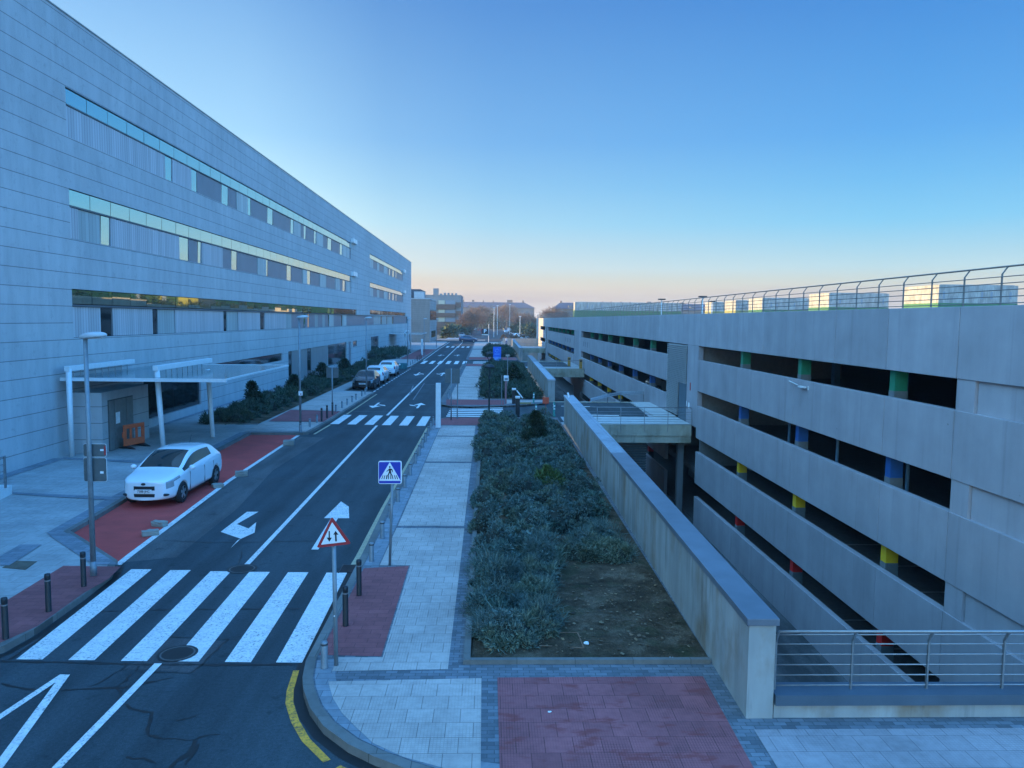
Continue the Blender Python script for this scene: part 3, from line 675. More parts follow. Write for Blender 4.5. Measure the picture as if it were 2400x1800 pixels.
lower(5.02, 6.37, c4b, [('c', 82, 188), ('b', 189, 395), ('g', 398, 424), ('b', 425, 466), ('k', 468, 486), ('b', 487, 590), ('c', 590, 640), ('b', 640, 720), ('c', 720, 760), ('b', 760, 818), ('k', 819, 832), ('w', 833, 910), ('b', 910, 1045), ('k', 1046, 1062), ('w', 1063, 1130), ('b', 1130, 1600), ('c', 1600, 1720), ('k', 1722, 1740), ('c', 1741, 1822), ('k', 1823, 1834), ('c', 1835, 1920), ('g', 1920, 1930), ('k', 1931, 1940), ('b', 1941, 2160)])
for zz in (13.55, 9.3): lower(zz, zz + 1.27, c4b, [('w', 1528, 1588), ('b', 1590, 1655), ('w', 1657, 1695), ('b', 1697, 1772), ('w', 1774, 1836), ('b', 1837, 1868), ('g', 1869, 1882), ('b', 1883, 1924), ('g', 1925, 1946), ('b', 1947, 1980), ('g', 1981, 1990), ('b', 1992, 2112)])
# ground floor
strip(*BW, GLASS_K, 4, 0); strip(*TW, GLASS_K, 6, 0); strip(*DW, GLASS_K, 5.6, 0); strip(*SQ, GLASS_K, 4, 0); strip(*FD, GLASS_K, 4, 0)
for a, b, mt in ((68.75, 70.1, GLASS_K), (70.15, 75.95, PANEL_G), (76.0, 77.6, GLASS_K), (77.65, 80.1, PANEL_G), (80.15, 82.7, PANEL_G), (82.75, 85.25, PANEL_G)):
    if mt is GLASS_K: strip(a, b, .22, 2.95, mt, 3, 0, 'narrow_window')
    else: MB().box(XL - .19, a, .22, XL - .06, b, 2.95).build('shutter_panel', mt, office)
MB().box(XL - .19, 97.85, .2, XL - .1, 99.35, 2.97).build('door', PANEL_B, office)
mb = MB().box(XL + .01, 99.9, 15.6, XL + .35, 102.6, 16.15).box(XL + .01, 99.9, 11.4, XL + .35, 102.6, 11.95).box(XL + .01, 158.6, 15.4, XL + .3, 161.4, 16).box(XL + .01, 158.6, 11.2, XL + .3, 161.4, 11.8)
mb.build('white_wall_box', M('white_box', (.7, .7, .68), .4), office)  # small white boxes standing proud of the wall
# entrance porch under the canopy
po = MB().box(XL - .05, 32.95, -.02, -16.48, 37.4, 2.72)
o = po.build('porch', mat_facade('porch_cladding', (.40, .385, .375), .708, 6.36, 2.6), office)
MB().box(-16.5, 33.45, .13, -16.46, 35.75, 2.35).build('door_frame', M('dark_door_frame', (.06, .065, .07), .5, .2), o)
for a, b in ((33.5, 33.93), (33.99, 35.03), (35.09, 35.7)): MB().box(-16.47, a, .15, -16.435, b, 2.3).build('door_leaf', M('grey_door', (.17, .17, .16), .5, .1), o)
MB().box(-16.434, 34.05, 1.25, -16.428, 34.42, 1.75).build('paper_notice', M('paper', (.72, .72, .72), .8), o)

def make_canopy(label, loc):
    t = thing('entrance_canopy', label, 'canopy', (0, 0, 0))
    X0, X1 = -17.4, -14.2
    def post(x, y, x2, y2, zt): 
        return MB().cyl((x, y, PZ), (x2, y2, zt), .10, .115, 14).build('post', WHITE_M, t, True)
    post(X0, 32.2, X0 + .02, 32.15, 3.78); post(-13.95, 33.0, X1, 33.1, 3.8); post(-13.5, 37.6, -13.9, 38.2, 3.4)
    for x, ya, yb in ((X0, 32.03, 37.9), (X1, 32.95, 39.4)):
        b = MB().box(x - .11, ya, 3.68, x + .11, yb, 3.90).build('beam', WHITE_M, t, bevel=.02)
        q = MB()
        for k in range(9): q.cyl((x, ya + .5 + k * .6, 3.4), (x, ya + .5 + k * .6, 3.68), .02, n=6)
        q.build('hanger', STEEL, b)
    gl = MB().box(-17.82, 32.4, 3.36, -11.1, 42.2, 3.40)
    tg = NT('canopy_glass').set(.12, 0, .5); tg.col((.22, .36, .37)); tg.b.inputs['Transmission Weight'].default_value = .6
    gl.build('glass_roof', tg.m, t)
    q = MB().box(-17.84, 32.3, 3.27, -11.0, 32.38, 3.41).box(-11.08, 32.42, 3.34, -11.0, 42.3, 3.41).box(-17.84, 42.2, 3.34, -11.12, 42.32, 3.42)
    for k in range(1, 5): q.box(-17.8, 32.42 + k * 1.96, 3.28, -11.12, 32.5 + k * 1.96, 3.355)
    q.build('edge_beam', WHITE_M, t)
    t['category'] = 'canopy'; return t
can = make_canopy('white steel and glass canopy on posts over the near entrance, behind the white hatchback', None)
KIDS[can.name] = kids(can)
can2 = dup(can, (-1.0, 104, 0), label='distant white canopy over the far entrance of the long building')

# ---------------------------------------------------------------- car park on the right
XR, YB0, YB1 = 11.7, 11.3, 197.0
park = thing('parking_garage', 'open sided concrete car park with coloured columns on the right', 'building', (XR, 20, -5.6))
LEV = [(4.65, 6.45), (2.1, 3.85), (-.56, 1.25), (-3.15, -1.35), (-5.6, -3.93)]
zones = [(18.95, 43.0), (50.5, 99.3), (107.8, 158.0), (165.2, 181.0)]
rim = M('panel_rim', (.46, .46, .465), .7)
def panel(name, y0, y1, z0, z1, mat=CONC, x=XR):
    return MB().box(x, y0 + .011, z0, x + .22, y1 - .011, z1).build(name, mat, park, bevel=.012)
ys = [YB0] + [15.5 + 3.45 * k for k in range(0, 53)]; ys = [y for y in ys if y < YB1 - 1] + [YB1]
for a, b in zip(ys[:-1], ys[1:]): panel('parapet_panel', a, b, *LEV[0])
r = random.Random(3)
for li, (z0, z1) in enumerate(LEV[1:]):
    js = [YB0, 15.5, 18.95, 22.4, 29.25, 36.1, 43.0]
    for a, b in zip(js[:-1], js[1:]): panel('spandrel_panel', a, b, z0, z1)
    for za, zb in zones[1:]:
        n = max(1, round((zb - za) / 6.9)); p = (zb - za) / n
        if li == 3 and za > 100: continue
        for k in range(n): panel('spandrel_panel', za + p * k, za + p * (k + 1), z0, z1)
fill = MB()
for (z0, z1), (u0, u1) in zip(LEV[1:], LEV[:-1]): fill.box(XR + .10, YB0, z1, XR + .3, 18.2, u0).box(XR + .03, 18.22, z1, XR + .3, 18.95, u0)
fill.build('infill_wall', CONC, park)
for a, b in ((43.0, 45.4), (99.3, 102.0), (158.0, 160), (163, 165.2)): MB().box(XR + .015, a, .02, XR + .3, b, 4.65).build('pier_wall', CONC, park)
for bx in ((XR + .015, 181.0, -5.6, XR + .3, YB1, 4.65), (XR + .05, 102, .02, XR + .3, 107.8, 4.65), (XR + .015, 99.3, -5.6, XR + .3, 107.8, .02), (XR + .015, 158, -5.6, XR + .3, 165.2, .02)): MB().box(*bx).build('pier_wall', CONC, park)
lo = MB()
for k in range(38): 
    z = .22 + .116 * k
    if z < 2.3: lo.add([(XR - .02, 47.35, z), (XR - .02, 50.45, z), (XR + .1, 50.45, z + .09), (XR + .1, 47.35, z + .09)], [(0, 3, 2, 1)]); lo.box(XR - .05, 47.35, z - .015, XR - .01, 50.45, z + .045)
    else: lo.add([(XR - .02, 45.45, z), (XR - .02, 50.45, z), (XR + .1, 50.45, z + .09), (XR + .1, 45.45, z + .09)], [(0, 3, 2, 1)]); lo.box(XR - .05, 45.45, z - .015, XR - .01, 50.45, z + .045)
lv = lo.build('louvre_screen', LOUVRE, park); MB().box(XR + .15, 45.4, .02, XR + .3, 50.5, 4.65).build('louvre_backing', DARK, lv)
MB().box(XR + .02, 45.5, .05, XR + .12, 47.25, 2.28).build('steel_door', M('blue_grey_door', (.10, .14, .17), .5, .2), park)
MB().box(XR - .01, 45.25, 1.0, XR + .02, 45.28, 1.3).box(XR - .012, 44.6, .9, XR + .014, 44.85, 1.25).build('wall_notice', M('paper', (.72, .72, .72), .8), park)
MB().box(XR - .012, 44.45, 2.0, XR + .014, 44.6, 2.45).build('red_notice', M('red_notice', (.4, .06, .05), .6), park)
# floors, back and end walls
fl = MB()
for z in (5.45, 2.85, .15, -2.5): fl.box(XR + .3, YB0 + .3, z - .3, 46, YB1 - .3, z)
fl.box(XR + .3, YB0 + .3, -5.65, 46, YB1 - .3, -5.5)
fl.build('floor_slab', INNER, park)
MB().box(46, YB0, -5.6, 46.4, YB1, 6.3).box(XR + .3, YB0, -5.6, 46, YB0 + .28, 6.3).box(XR + .3, YB1 - .28, -5.6, 46, YB1, 6.3).build('outer_wall', CONC, park)
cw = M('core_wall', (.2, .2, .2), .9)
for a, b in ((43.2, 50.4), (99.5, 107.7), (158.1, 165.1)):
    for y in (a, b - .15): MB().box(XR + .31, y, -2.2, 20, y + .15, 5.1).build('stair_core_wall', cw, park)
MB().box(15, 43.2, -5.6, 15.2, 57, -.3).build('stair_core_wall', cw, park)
CC = {0: M('green_column_paint', (.012, .21, .11), .6, scale=2), 1: M('blue_column_paint', (.012, .09, .29), .6, scale=2), 2: M('yellow_column_paint', (.80, .48, .012), .6, scale=2), 3: M('red_column_paint', (.72, .016, .014), .6, scale=2)}
ck = M('column_foot', (.13, .15, .16), .7)
cys = [22.32 + 6.87 * k for k in range(3)] + [56.9 + 6.9 * k for k in range(6)] + [113.2 + 6.9 * k for k in range(7)]
protos = {}
for li in range(4):
    zf = (2.85, .15, -2.5, -5.5)[li]; zt = LEV[li][0] + .25
    for y in cys:
        if li == 3 and y > 100: continue
        if li not in protos:
            c = MB().box(XR + .25, y, LEV[li + 1][1] + .17, XR + .63, y + .30, zt).build('column', CC[li], park)
            MB().box(XR + .24, y - .01, zf, XR + .64, y + .31, LEV[li + 1][1] + .17).build('column_foot', ck, c); protos[li] = (c, y)
        else:
            c0, y0 = protos[li]; c = c0.copy(); COL.objects.link(c); c.location.y += y - y0
            f = kids(c0)[0].copy(); COL.objects.link(f); f.parent = c
sp_ = M('pale_pipe', (.10, .22, .34), .6)
for y in (25.7, 32.5, 39):
    for z in (.15, 2.85): MB().box(XR + 6, y, z, XR + 6.3, y + .35, z + 2.4).build('inner_column', sp_, park)
for (px, py) in (c7(1005, 1300), c7(1460, 1470), c7(693, 1170)):
    y = y_at(px, XR + 1.2, 1.6); MB().cyl((XR + 1.2, y, .15), (XR + 1.2, y, 2.0), .055).build('service_pipe', sp_, park)
ln = MB()
for z in (-2.49, -5.49):
    for k in range(7): ln.box(XR + .8, 13 + 2.6 * k * 1.0, z - .005, XR + 5.5, 13.1 + 2.6 * k, z + .004)
ln.build('bay_line', M('faded_line', (.3, .3, .3), .9), park)
y, zz = PX(*c7(830, 862), XR); 
lm = MB().tube([(XR - .02, y + 2.0, zz + .14), (XR - .05, y + 1.9, zz + .14), (XR - .12, y + .9, zz + .07)], .022).box(XR - .16, y + .3, zz, XR - .04, y + .8, zz + .06).box(XR - .03, y + .16, zz - .06, XR + .0, y + .22, zz + .09)
lm.build('flood_light', WHITE_M, park)
mb = MB()
for k in range(3): mb.box(XR - .02, 92.5 + 2.0 * k, 2.75, XR, 92.85 + 2.0 * k, 3.4); mb.box(XR - .02, 112.5 + 3.4 * k, 2.75, XR, 113.1 + 3.4 * k, 3.4)
mb.build('vent_slot', M('vent', (.17, .18, .2), .8), park)

def railing(name, label, p0, p1, z0, h, spacing, nr, lean, post_r=.02, flat=.05, drop=0.0, pitch_rails=None, cap_posts=95, mat=None):
    """steel railing: flat posts that kink inwards to a round handrail, thin rails between"""
    p0, p1 = Vector((*p0, z0)), Vector((*p1, z0)); L = (p1 - p0).length; d = (p1 - p0) / L; ln_ = Vector((*lean, 0)); n = int(L / spacing)
    t = thing(name, label, 'railing', p0); ST_ = mat or STEEL
    far = MB()
    for k in range(n + 1):
        b = p0 + d * (k * spacing); s_ = d * .012; w = Vector((-d.y, d.x, 0)) * flat / 2
        q = MB()
        def bar(a, c):
            vs = [a - s_ - w, a + s_ - w, a + s_ + w, a - s_ + w, c - s_ - w, c + s_ - w, c + s_ + w, c - s_ + w]
            q.add(vs, [(0, 3, 2, 1), (4, 5, 6, 7), (0, 1, 5, 4), (1, 2, 6, 5), (2, 3, 7, 6), (3, 0, 4, 7)])
        k1 = b + Vector((0, 0, h * .8)); bar(b - Vector((0, 0, drop)), k1); bar(k1, b + ln_ + Vector((0, 0, h)))
        if k < cap_posts: q.build('post', ST_, t)
        else: far.add(q.v, q.f)
    if far.v: far.build('post_row', ST_, t)['kind'] = 'stuff'
    e = p0 + d * (n * spacing)
    MB().cyl(p0 + ln_ + Vector((0, 0, h)), e + ln_ + Vector((0, 0, h)), post_r * 1.1, n=10).build('handrail', ST_, t, True)
    zs_ = pitch_rails or [h * .84 * (i + .35) / nr for i in range(nr)]
    for z in zs_: MB().cyl(p0 + Vector((0, 0, z)) - ln_ * .12, e + Vector((0, 0, z)) - ln_ * .12, post_r * .55, n=8).build('rail', ST_, t, True)
    return t
railing('roof_railing', 'long steel railing along the top of the concrete car park', (XR + .06, 11.9), (XR + .06, 196.8), 6.45, .90, 1.408, 5, (.13, 0), flat=.034, drop=.0, mat=RAIL)

# retaining walls, copings, low wall
def ret_wall(label, a, b, w0, w1, ztop=1.55, copes=None, cm=COPING, split=None):
    t = thing('retaining_wall', label, 'wall', (a[0], a[1], 0))
    mb = MB().prism([a, (a[0] + w0, a[1]), (b[0] + w1, b[1]), b], -5.6, ztop); mb.build('wall', CONC_W, t)
    js = MB()
    def cope(s, e, mat):
        q = lambda f: (a[0] + (b[0] - a[0]) * f, a[1] + (b[1] - a[1]) * f, w0 + (w1 - w0) * f)
        p, r_ = q(s), q(e); ex0 = .04
        MB().prism([(p[0] - ex0, p[1] - (.03 if s == 0 else 0)), (p[0] + p[2] + ex0, p[1] - (.03 if s == 0 else 0)), (r_[0] + r_[2] + ex0, r_[1]), (r_[0] - ex0, r_[1])], ztop, ztop + .11).build('coping', mat, t, bevel=.008)
    if split: cope(0, split, cm); cope(split + .0004, 1, COPING_P)
    else: cope(0, 1, COPING_P)
    return t
ret_wall('stained concrete retaining wall with slate coping beside the near shrub bed', (3.85, 10.9), (4.33, 44.6), .40, .5, split=.42)
ret_wall('concrete retaining wall between the first and second entrance bridges', (4.3, 56.6), (4.6, 94.5), .5, .5)
ret_wall('farthest concrete retaining wall beyond the second entrance bridge', (4.5, 120), (4.9, 176), .5, .5)
ab = thing('sun_block_wall', 'added unseen concrete wall blocking low sun under the entrance bridges', 'wall', (4.1, 50, -5.6)); MB().box(3.7, 5, -5.6, 4.0, 190, -.32).build('wall', CONC_D, ab)  # unseen wall added to keep the sun out from under the bridges
t = thing('end_wall', 'far concrete wall closing the sunken yard tinted as if in warm light', 'wall', (4.2, 190, -5.6))
MB().box(3.0, 190, -5.6, XR, 190.3, 1.45).box(4.9, 150, -5.6, 7.5, 150.3, -.4).build('wall', M('sun_tinted_concrete', (.40, .34, .28), .85, var=.15, scale=.8), t)  # the warm light on this wall is put into its base colour
lw = thing('low_wall', 'low concrete wall with dark blue grey coping under the near railing', 'wall', (4.3, 10.9, 0))
MB().box(4.27, 10.92, -5.6, 16, 11.2, .34).build('wall', CONC_W, lw)
MB().box(4.27, 10.85, .34, 16, 11.27, .50).build('coping', M('blue_slate_coping', (.075, .10, .125), .4, .1, var=.15, scale=1.5), lw)
railing('yard_railing', 'near steel railing on the low wall above the sunken yard', (4.32, 11.06), (15.4, 11.06), .50, .93, 1.163, 6, (0, -.10), flat=.045, drop=-.0, pitch_rails=[.05, .21, .37, .53, .69, .835])
# entrance bridges
def bridge(label, y0, y1, xr=XR, posts=True):
    t = thing('entrance_bridge', label, 'bridge', (4.4, y0, 0))
    MB().box(4.05, y0, -.30, xr - .02, y1, -.004).build('deck', M('deck_concrete', (.38, .37, .36), .8, var=.12, scale=1.2), t)
    MB().box(4.35, y0 - .14, -.58, xr - .05, y0 + .15, .05).box(4.35, y0 - .08, -1.0, xr - .05, y0 + .15, -.575).build('edge_beam', CONC_B, t)
    MB().box(4.35, y1 - .15, -.95, xr - .05, y1 + .14, .05).build('edge_beam', CONC_B, t)
    return t
br = bridge('near concrete bridge carrying the entrance road over the sunken yard', 43.9, 56.2)
MB().prism([(4.05, 47.6), (10.0, 47.6), (10.5, 56), (4.05, 56)], None, .004).build('roadway', ASPH, br)
MB().ribbon([(5.0, 53.5), (7.0, 53.3)], .25, .012).ribbon([(5.2, 48.6), (8.2, 48.3)], .35, .012).build('white_mark', WHITE_C, br)
MB().box(10.3, 47.6, 0, XR - .02, 55.9, .1).box(5.3, 44.2, 0, XR - .02, 47.4, .06).build('kerb_strip', M('pale_kerb', (.46, .45, .43), .8, var=.12, scale=2), br)
railing('bridge_railing', 'steel railing along the near edge of the first entrance bridge', (4.8, 43.74), (11.65, 43.74), .05, 1.0, 1.365, 6, (0, .08), drop=.42)
gr = thing('guard_rail', 'bent steel crash barrier on the far edge of the first entrance bridge', 'guard rail', (7.4, 55.7, 0))
zz = [(7.3, 55.6, .12), (8.6, 55.8, .45), (9.6, 56.0, .62), (11.3, 56.0, .66)]
q = MB()
for (a, b) in zip(zz[:-1], zz[1:]):
    for dz in (0, .13): q.add([(a[0], a[1] - .04, a[2] + dz), (b[0], b[1] - .04, b[2] + dz), (b[0], b[1], b[2] + dz + .1), (a[0], a[1], a[2] + dz + .1), (a[0], a[1] + .03, a[2] + dz - .02), (b[0], b[1] + .03, b[2] + dz - .02)], [(0, 1, 2, 3), (0, 4, 5, 1)])
    q.cyl((b[0], b[1] + .05, 0), (b[0], b[1] + .05, b[2] + .15), .04)
q.build('beam', STEEL, gr)
br2 = bridge('second entrance bridge farther along the sunken yard', 95.0, 111.5)
MB().prism([(4.05, 99), (10.5, 99), (10.5, 111), (4.05, 111)], None, .004).build('roadway', ASPH, br2)
railing('bridge_railing', 'dark railing along the near edge of the second entrance bridge', (4.8, 94.84), (11.65, 94.84), .05, 1.0, 1.7, 4, (0, .08), drop=.3)
br3 = bridge('farthest entrance bridge near the end of the sunken yard', 163.5, 176)
railing('bridge_railing', 'distant railing along the farthest entrance bridge', (5.0, 163.3), (11.65, 163.3), .05, 1.0, 2.2, 3, (0, .08), drop=.2)
for x in (10.4, 11.35):
    a = thing('amber_post', 'amber barrier post %s on the second entrance bridge' % ('nearer the lamps' if x < 11 else 'touching the car park wall'), 'post', (x, 96 if x > 11 else 101, 0), 'amber barrier posts')
    y = 96 if x > 11 else 101
    MB().box(x - .18, y, 0, x + .18, y + .4, 1.15).build('housing', M('amber_paint', (.42, .20, .02), .5), a); MB().box(x - .14, y - .02, .85, x + .14, y + .0, 1.05).build('panel', BLACK_M, a)
ub = thing('vent_grille', 'dark louvred grille in the wall under the near bridge', 'grille', (4.5, 45, -5.6))
q = MB()
for k in range(16): q.box(4.4, 44.9, -1.25 - .15 * k, 9.3, 45.02, -1.17 - .15 * k)
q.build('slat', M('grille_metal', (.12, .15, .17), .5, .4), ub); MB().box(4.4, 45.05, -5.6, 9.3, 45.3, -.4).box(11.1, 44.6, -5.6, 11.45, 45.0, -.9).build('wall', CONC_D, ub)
# ---------------------------------------------------------------- bollards
def make_bollard(kind):
    t = thing('bollard', 'black bollard', 'bollard', (0, 0, 0))
    if kind == 'black':
        MB().lathe([(.062, 0), (.055, .02), (.055, .62), (.052, .63), (.052, .66), (.056, .67), (.057, .74), (.052, .775), (.02, .785)], n=14).build('post', BLACK_M, t, True)
        MB().lathe([(.0535, .632), (.054, .635), (.054, .655), (.0535, .658)], n=14).build('band', M('band_grey', (.16, .15, .15), .5), t)
    else:
        MB().lathe([(.066, 0), (.06, .02), (.06, .44), (.05, .465), (.01, .47)], n=14).build('post', STEEL_P, t, True)
        MB().lathe([(.0605, .40), (.062, .405), (.062, .43), (.0605, .435)], n=14).build('band', M('band_dark', (.05, .055, .06), .5), t)
    return t
pb, ps = make_bollard('black'), make_bollard('short'); KIDS[pb.name] = kids(pb); KIDS[ps.name] = kids(ps)
first = {'b': True, 's': True}
def bollard(k, x, y, label, group):
    p = pb if k == 'b' else ps
    if first[k]: first[k] = False; o = p; o.location = (x, y, PZ)
    else: o = dup(p, (x, y, PZ), random.uniform(0, 3))
    o['label'] = label; o['group'] = group; return o
GB, GS = 'tall black bollards at the zebra crossings', 'short grey steel bollards along the kerbs'
for x, y, lb in ((-8.75, 13.78, 'tall black bollard at the left frame edge, nearest of three on red paving'), (-8.72, 15.09, 'tall black bollard in the middle of three on the left red paving'), (-8.78, 16.53, 'tall black bollard on left paving beside the tall lamp post foot'),
                 (-2.73, 14.39, 'tall black bollard beside right red paving, nearer the triangle sign'), (-2.75, 16.03, 'tall black bollard beside right red paving, next to the drain grate'),
                 (-9.55, 43.67, 'nearest tall black bollard of three at the second crossing'), (-9.53, 45.04, 'middle tall black bollard of three at the second crossing'), (-9.55, 46.68, 'farthest tall black bollard of three at the second crossing')): bollard('b', x, y, lb, GB)
bollard('s', -2.75, 12.6, 'short grey bollard at the corner, beside the triangle sign pole', GS)
bollard('s', -2.84, 18.34, 'short grey bollard just past right red paving, left of the blue sign pole', GS)
bollard('s', -2.86, 20.32, 'short grey bollard behind the blue crossing sign pole', GS)
for y in (22.4, 24.42, 26.59, 28.73, 31.07, 32.96, 34.85, 36.62, 38.59, 40.49, 42.59): bollard('s', -2.9 - .012 * (y - 22), y, 'short grey bollard in the long row on right kerb before the white pillar', GS)
for x, y in ((-9.72, 39.46), (-9.67, 41.31), (-9.67, 43.0)): bollard('s', x, y, 'short grey bollard on left kerb just before the second crossing', GS)
for y in (48.25, 50.22, 52.04, 53.89, 55.45, 57.96, 59.46): bollard('s', -9.65, y, 'short grey bollard on left kerb between second crossing and parked cars', GS)
for y in range(57, 101, 3): bollard('s', -3.15, y, 'short grey bollard on right kerb beyond the side road', GS)
for k, y in enumerate((98, 101, 104, 107, 110, 113, 116, 120)): bollard('b' if k in (3, 4, 5) else 's', -10.15, y, 'distant %s on left kerb by the third crossing' % ('black bollard' if k in (3, 4, 5) else 'grey bollard'), GB if k in (3, 4, 5) else GS)

# ---------------------------------------------------------------- signs
def plate(mb, pts, y, th=.004):                   # upright plate, points given as (x, z)
    a = sum(p[0] * q[1] - q[0] * p[1] for p, q in zip(pts, list(pts[1:]) + [pts[0]]))
    if a < 0: pts = pts[::-1]
    n = len(pts)
    return mb.add([(p[0], y - th, p[1]) for p in pts] + [(p[0], y, p[1]) for p in pts], [tuple(range(n)), tuple(range(2 * n - 1, n - 1, -1))] + [(i, i + n, (i + 1) % n + n, (i + 1) % n) for i in range(n)])
def rounded(pts, r, n=4):
    out = []
    for i, p in enumerate(pts):
        a = Vector(pts[i - 1]) - Vector(p); b = Vector(pts[(i + 1) % len(pts)]) - Vector(p); a.normalize(); b.normalize()
        p = Vector(p); p0, p1 = p + a * r, p + b * r
        for k in range(n + 1):
            t = k / n; q = p0 * (1 - t) ** 2 + p * 2 * t * (1 - t) + p1 * t ** 2; out.append((q.x, q.y))
    return out
SW = M('sign_white', (.74, .74, .74), .35, var=.03); SB = M('sign_blue', (.012, .035, .33), .35, var=.03); SK = M('sign_black', (.012, .012, .02), .4); SRD = M('sign_red', (.36, .025, .03), .4, var=.04); SGR = M('sign_back_grey', (.10, .12, .125), .55, .3, var=.12)
cs = crop(860, 1060, 120)
sx, sy = -2.38, 18.04
t = thing('crossing_sign', 'square blue pedestrian crossing sign on grey pole by the right kerb', 'road sign', (sx, sy, PZ))
V = lambda *ps: [PY(*cs(*p), sy - .05) for p in ps]
xz = V((497, 368), (1505, 368), (1505, 1362), (497, 1362)); zc = (xz[0][1] + xz[2][1]) / 2; pxx = PY(*cs(1120, 1380), sy)[0]
MB().cyl((sx + .02, sy, PZ), (pxx, sy, xz[0][1] - .1), .033, n=12).build('pole', STEEL_P, t, True)
plate(MB(), rounded(xz, .05), sy - .045, .02).build('panel_back', SW, t)
plate(MB(), rounded(V((520, 415), (1460, 415), (1460, 1335), (520, 1335)), .03), sy - .066, .002).build('panel', SB, t)
q = plate(MB(), V((990, 418), (1445, 1198), (530, 1198)), sy - .0685, .002); plate(q, V((520, 1200), (1460, 1200), (1460, 1226), (520, 1226)), sy - .0685, .002); q.build('triangle', SW, t)
q = MB(); yk = sy - .071
plate(q, rounded(V((960, 590), (1020, 590), (1025, 665), (960, 665)), .005), yk, .002)
plate(q, V((960, 690), (1060, 695), (1120, 760), (1120, 850), (1095, 850), (1080, 780), (1045, 760), (1050, 850), (1070, 930), (1100, 985), (1030, 985), (1005, 900), (985, 900), (945, 985), (890, 985), (930, 900), (955, 840), (950, 770), (860, 835), (845, 815), (930, 740)), yk, .002)
for a, b, c, d in ((690, 718, 625, 660), (770, 800, 720, 760), (850, 905, 825, 870), (920, 955, 920, 960), (1020, 1060, 1015, 1060), (1080, 1115, 1110, 1150), (1180, 1215, 1215, 1255), (1255, 1285, 1310, 1350)): plate(q, V((a, 982), (b, 982), (d, 1150), (c, 1150)), yk - .0005, .002)
q.build('pictogram', SK, t)
sx, sy = -2.58, 12.69
t = thing('two_way_sign', 'red bordered triangle sign with two opposite arrows on a leaning pole', 'road sign', (sx, sy, PZ))
T = lambda *ps: [PY(*a4(*p), sy - .04) for p in ps]
tz = T((535, 185), (955, 775), (205, 862))
top = ((tz[0][0] + tz[1][0] + tz[2][0]) / 3, (tz[0][1] + tz[1][1] + tz[2][1]) / 3); px_, pz_ = PY(*a4(575, 860), sy)
MB().cyl((sx + .01, sy, PZ), (px_, sy, pz_ + .25), .036, n=12).build('pole', STEEL_P, t, True)
for s_, y_, mt, nm, rr in ((1.0, .0, SRD, 'border', .045), (.72, .022, SW, 'face', .012)): plate(MB(), rounded([(top[0] + (x - top[0]) * s_, top[1] + (z - top[1]) * s_) for x, z in tz], rr), sy - .04 - y_, .02 if s_ == 1 else .002).build(nm, mt, t)
q = plate(MB(), T((470, 493), (497, 493), (497, 637), (540, 637), (485, 722), (428, 637), (470, 637)), sy - .0655, .002); plate(q, T((620, 490), (682, 572), (640, 570), (648, 716), (612, 716), (606, 570), (570, 572)), sy - .0655, .002)
q.build('arrows', SK, t)
MB().cyl((px_ * .55 + sx * .45, sy - .04, 1.0), (px_ * .55 + sx * .45, sy - .03, 1.0), .012).build('bolt', SW, t)

# ---------------------------------------------------------------- street lamps
def make_lamp():
    t = thing('street_lamp', 'street lamp', 'street lamp', (0, 0, 0))
    MB().cyl((0, 0, .0), (0, 0, .35), .075, .07, 14).cyl((0, 0, .35), (0, 0, 5.5), .06, .045, 14).build('pole', STEEL_P, t, True)
    bm = bmesh.new(); bmesh.ops.create_uvsphere(bm, u_segments=20, v_segments=12, radius=1)
    for v in bm.verts:
        v.co.z = max(v.co.z, -.35); w_ = .75 + .25 * math.cos(v.co.x * 2.0); v.co = Vector((v.co.x * .31 + .17, v.co.y * .14 * w_, v.co.z * .10 + 5.56 + .03 * v.co.x))
    me = bpy.data.meshes.new('lamp_head'); bm.to_mesh(me); bm.free(); me.materials.append(M('lamp_head_grey', (.42, .44, .45), .4, .1, var=.05)); me.polygons.foreach_set('use_smooth', [True] * len(me.polygons))
    o = bpy.data.objects.new('lamp_head', me); COL.objects.link(o); o.parent = t
    MB().prism([(.0, -.08), (.4, -.07), (.4, .07), (.0, .08)], 5.505, 5.53).build('lens', M('lamp_lens', (.30, .30, .29), .3), t)
    return t
lamp = make_lamp(); KIDS[lamp.name] = kids(lamp)
lamp.location = (-8.93, 17.24, PZ); lamp.scale = (1, 1, .975)
lamp['label'] = 'nearest tall street lamp in front of the left pavement, carrying two sign backs'; lamp['group'] = 'street lamps along the left kerb'
for (x, y, lb) in ((-9.75, 39.6, 'second street lamp, at the far end of the red strip'), (-9.95, 62.0, 'third street lamp, in front of the dark parked car'), (-10.34, 96.6, 'fourth street lamp, beyond the parked cars'), (-10.9, 127, 'fifth street lamp, beside the distant white pillar'), (-11.2, 160, 'farthest street lamp on the left pavement')):
    dup(lamp, (x, y, PZ), 0, lb, 'street lamps along the left kerb', (1, 1, 1.06))
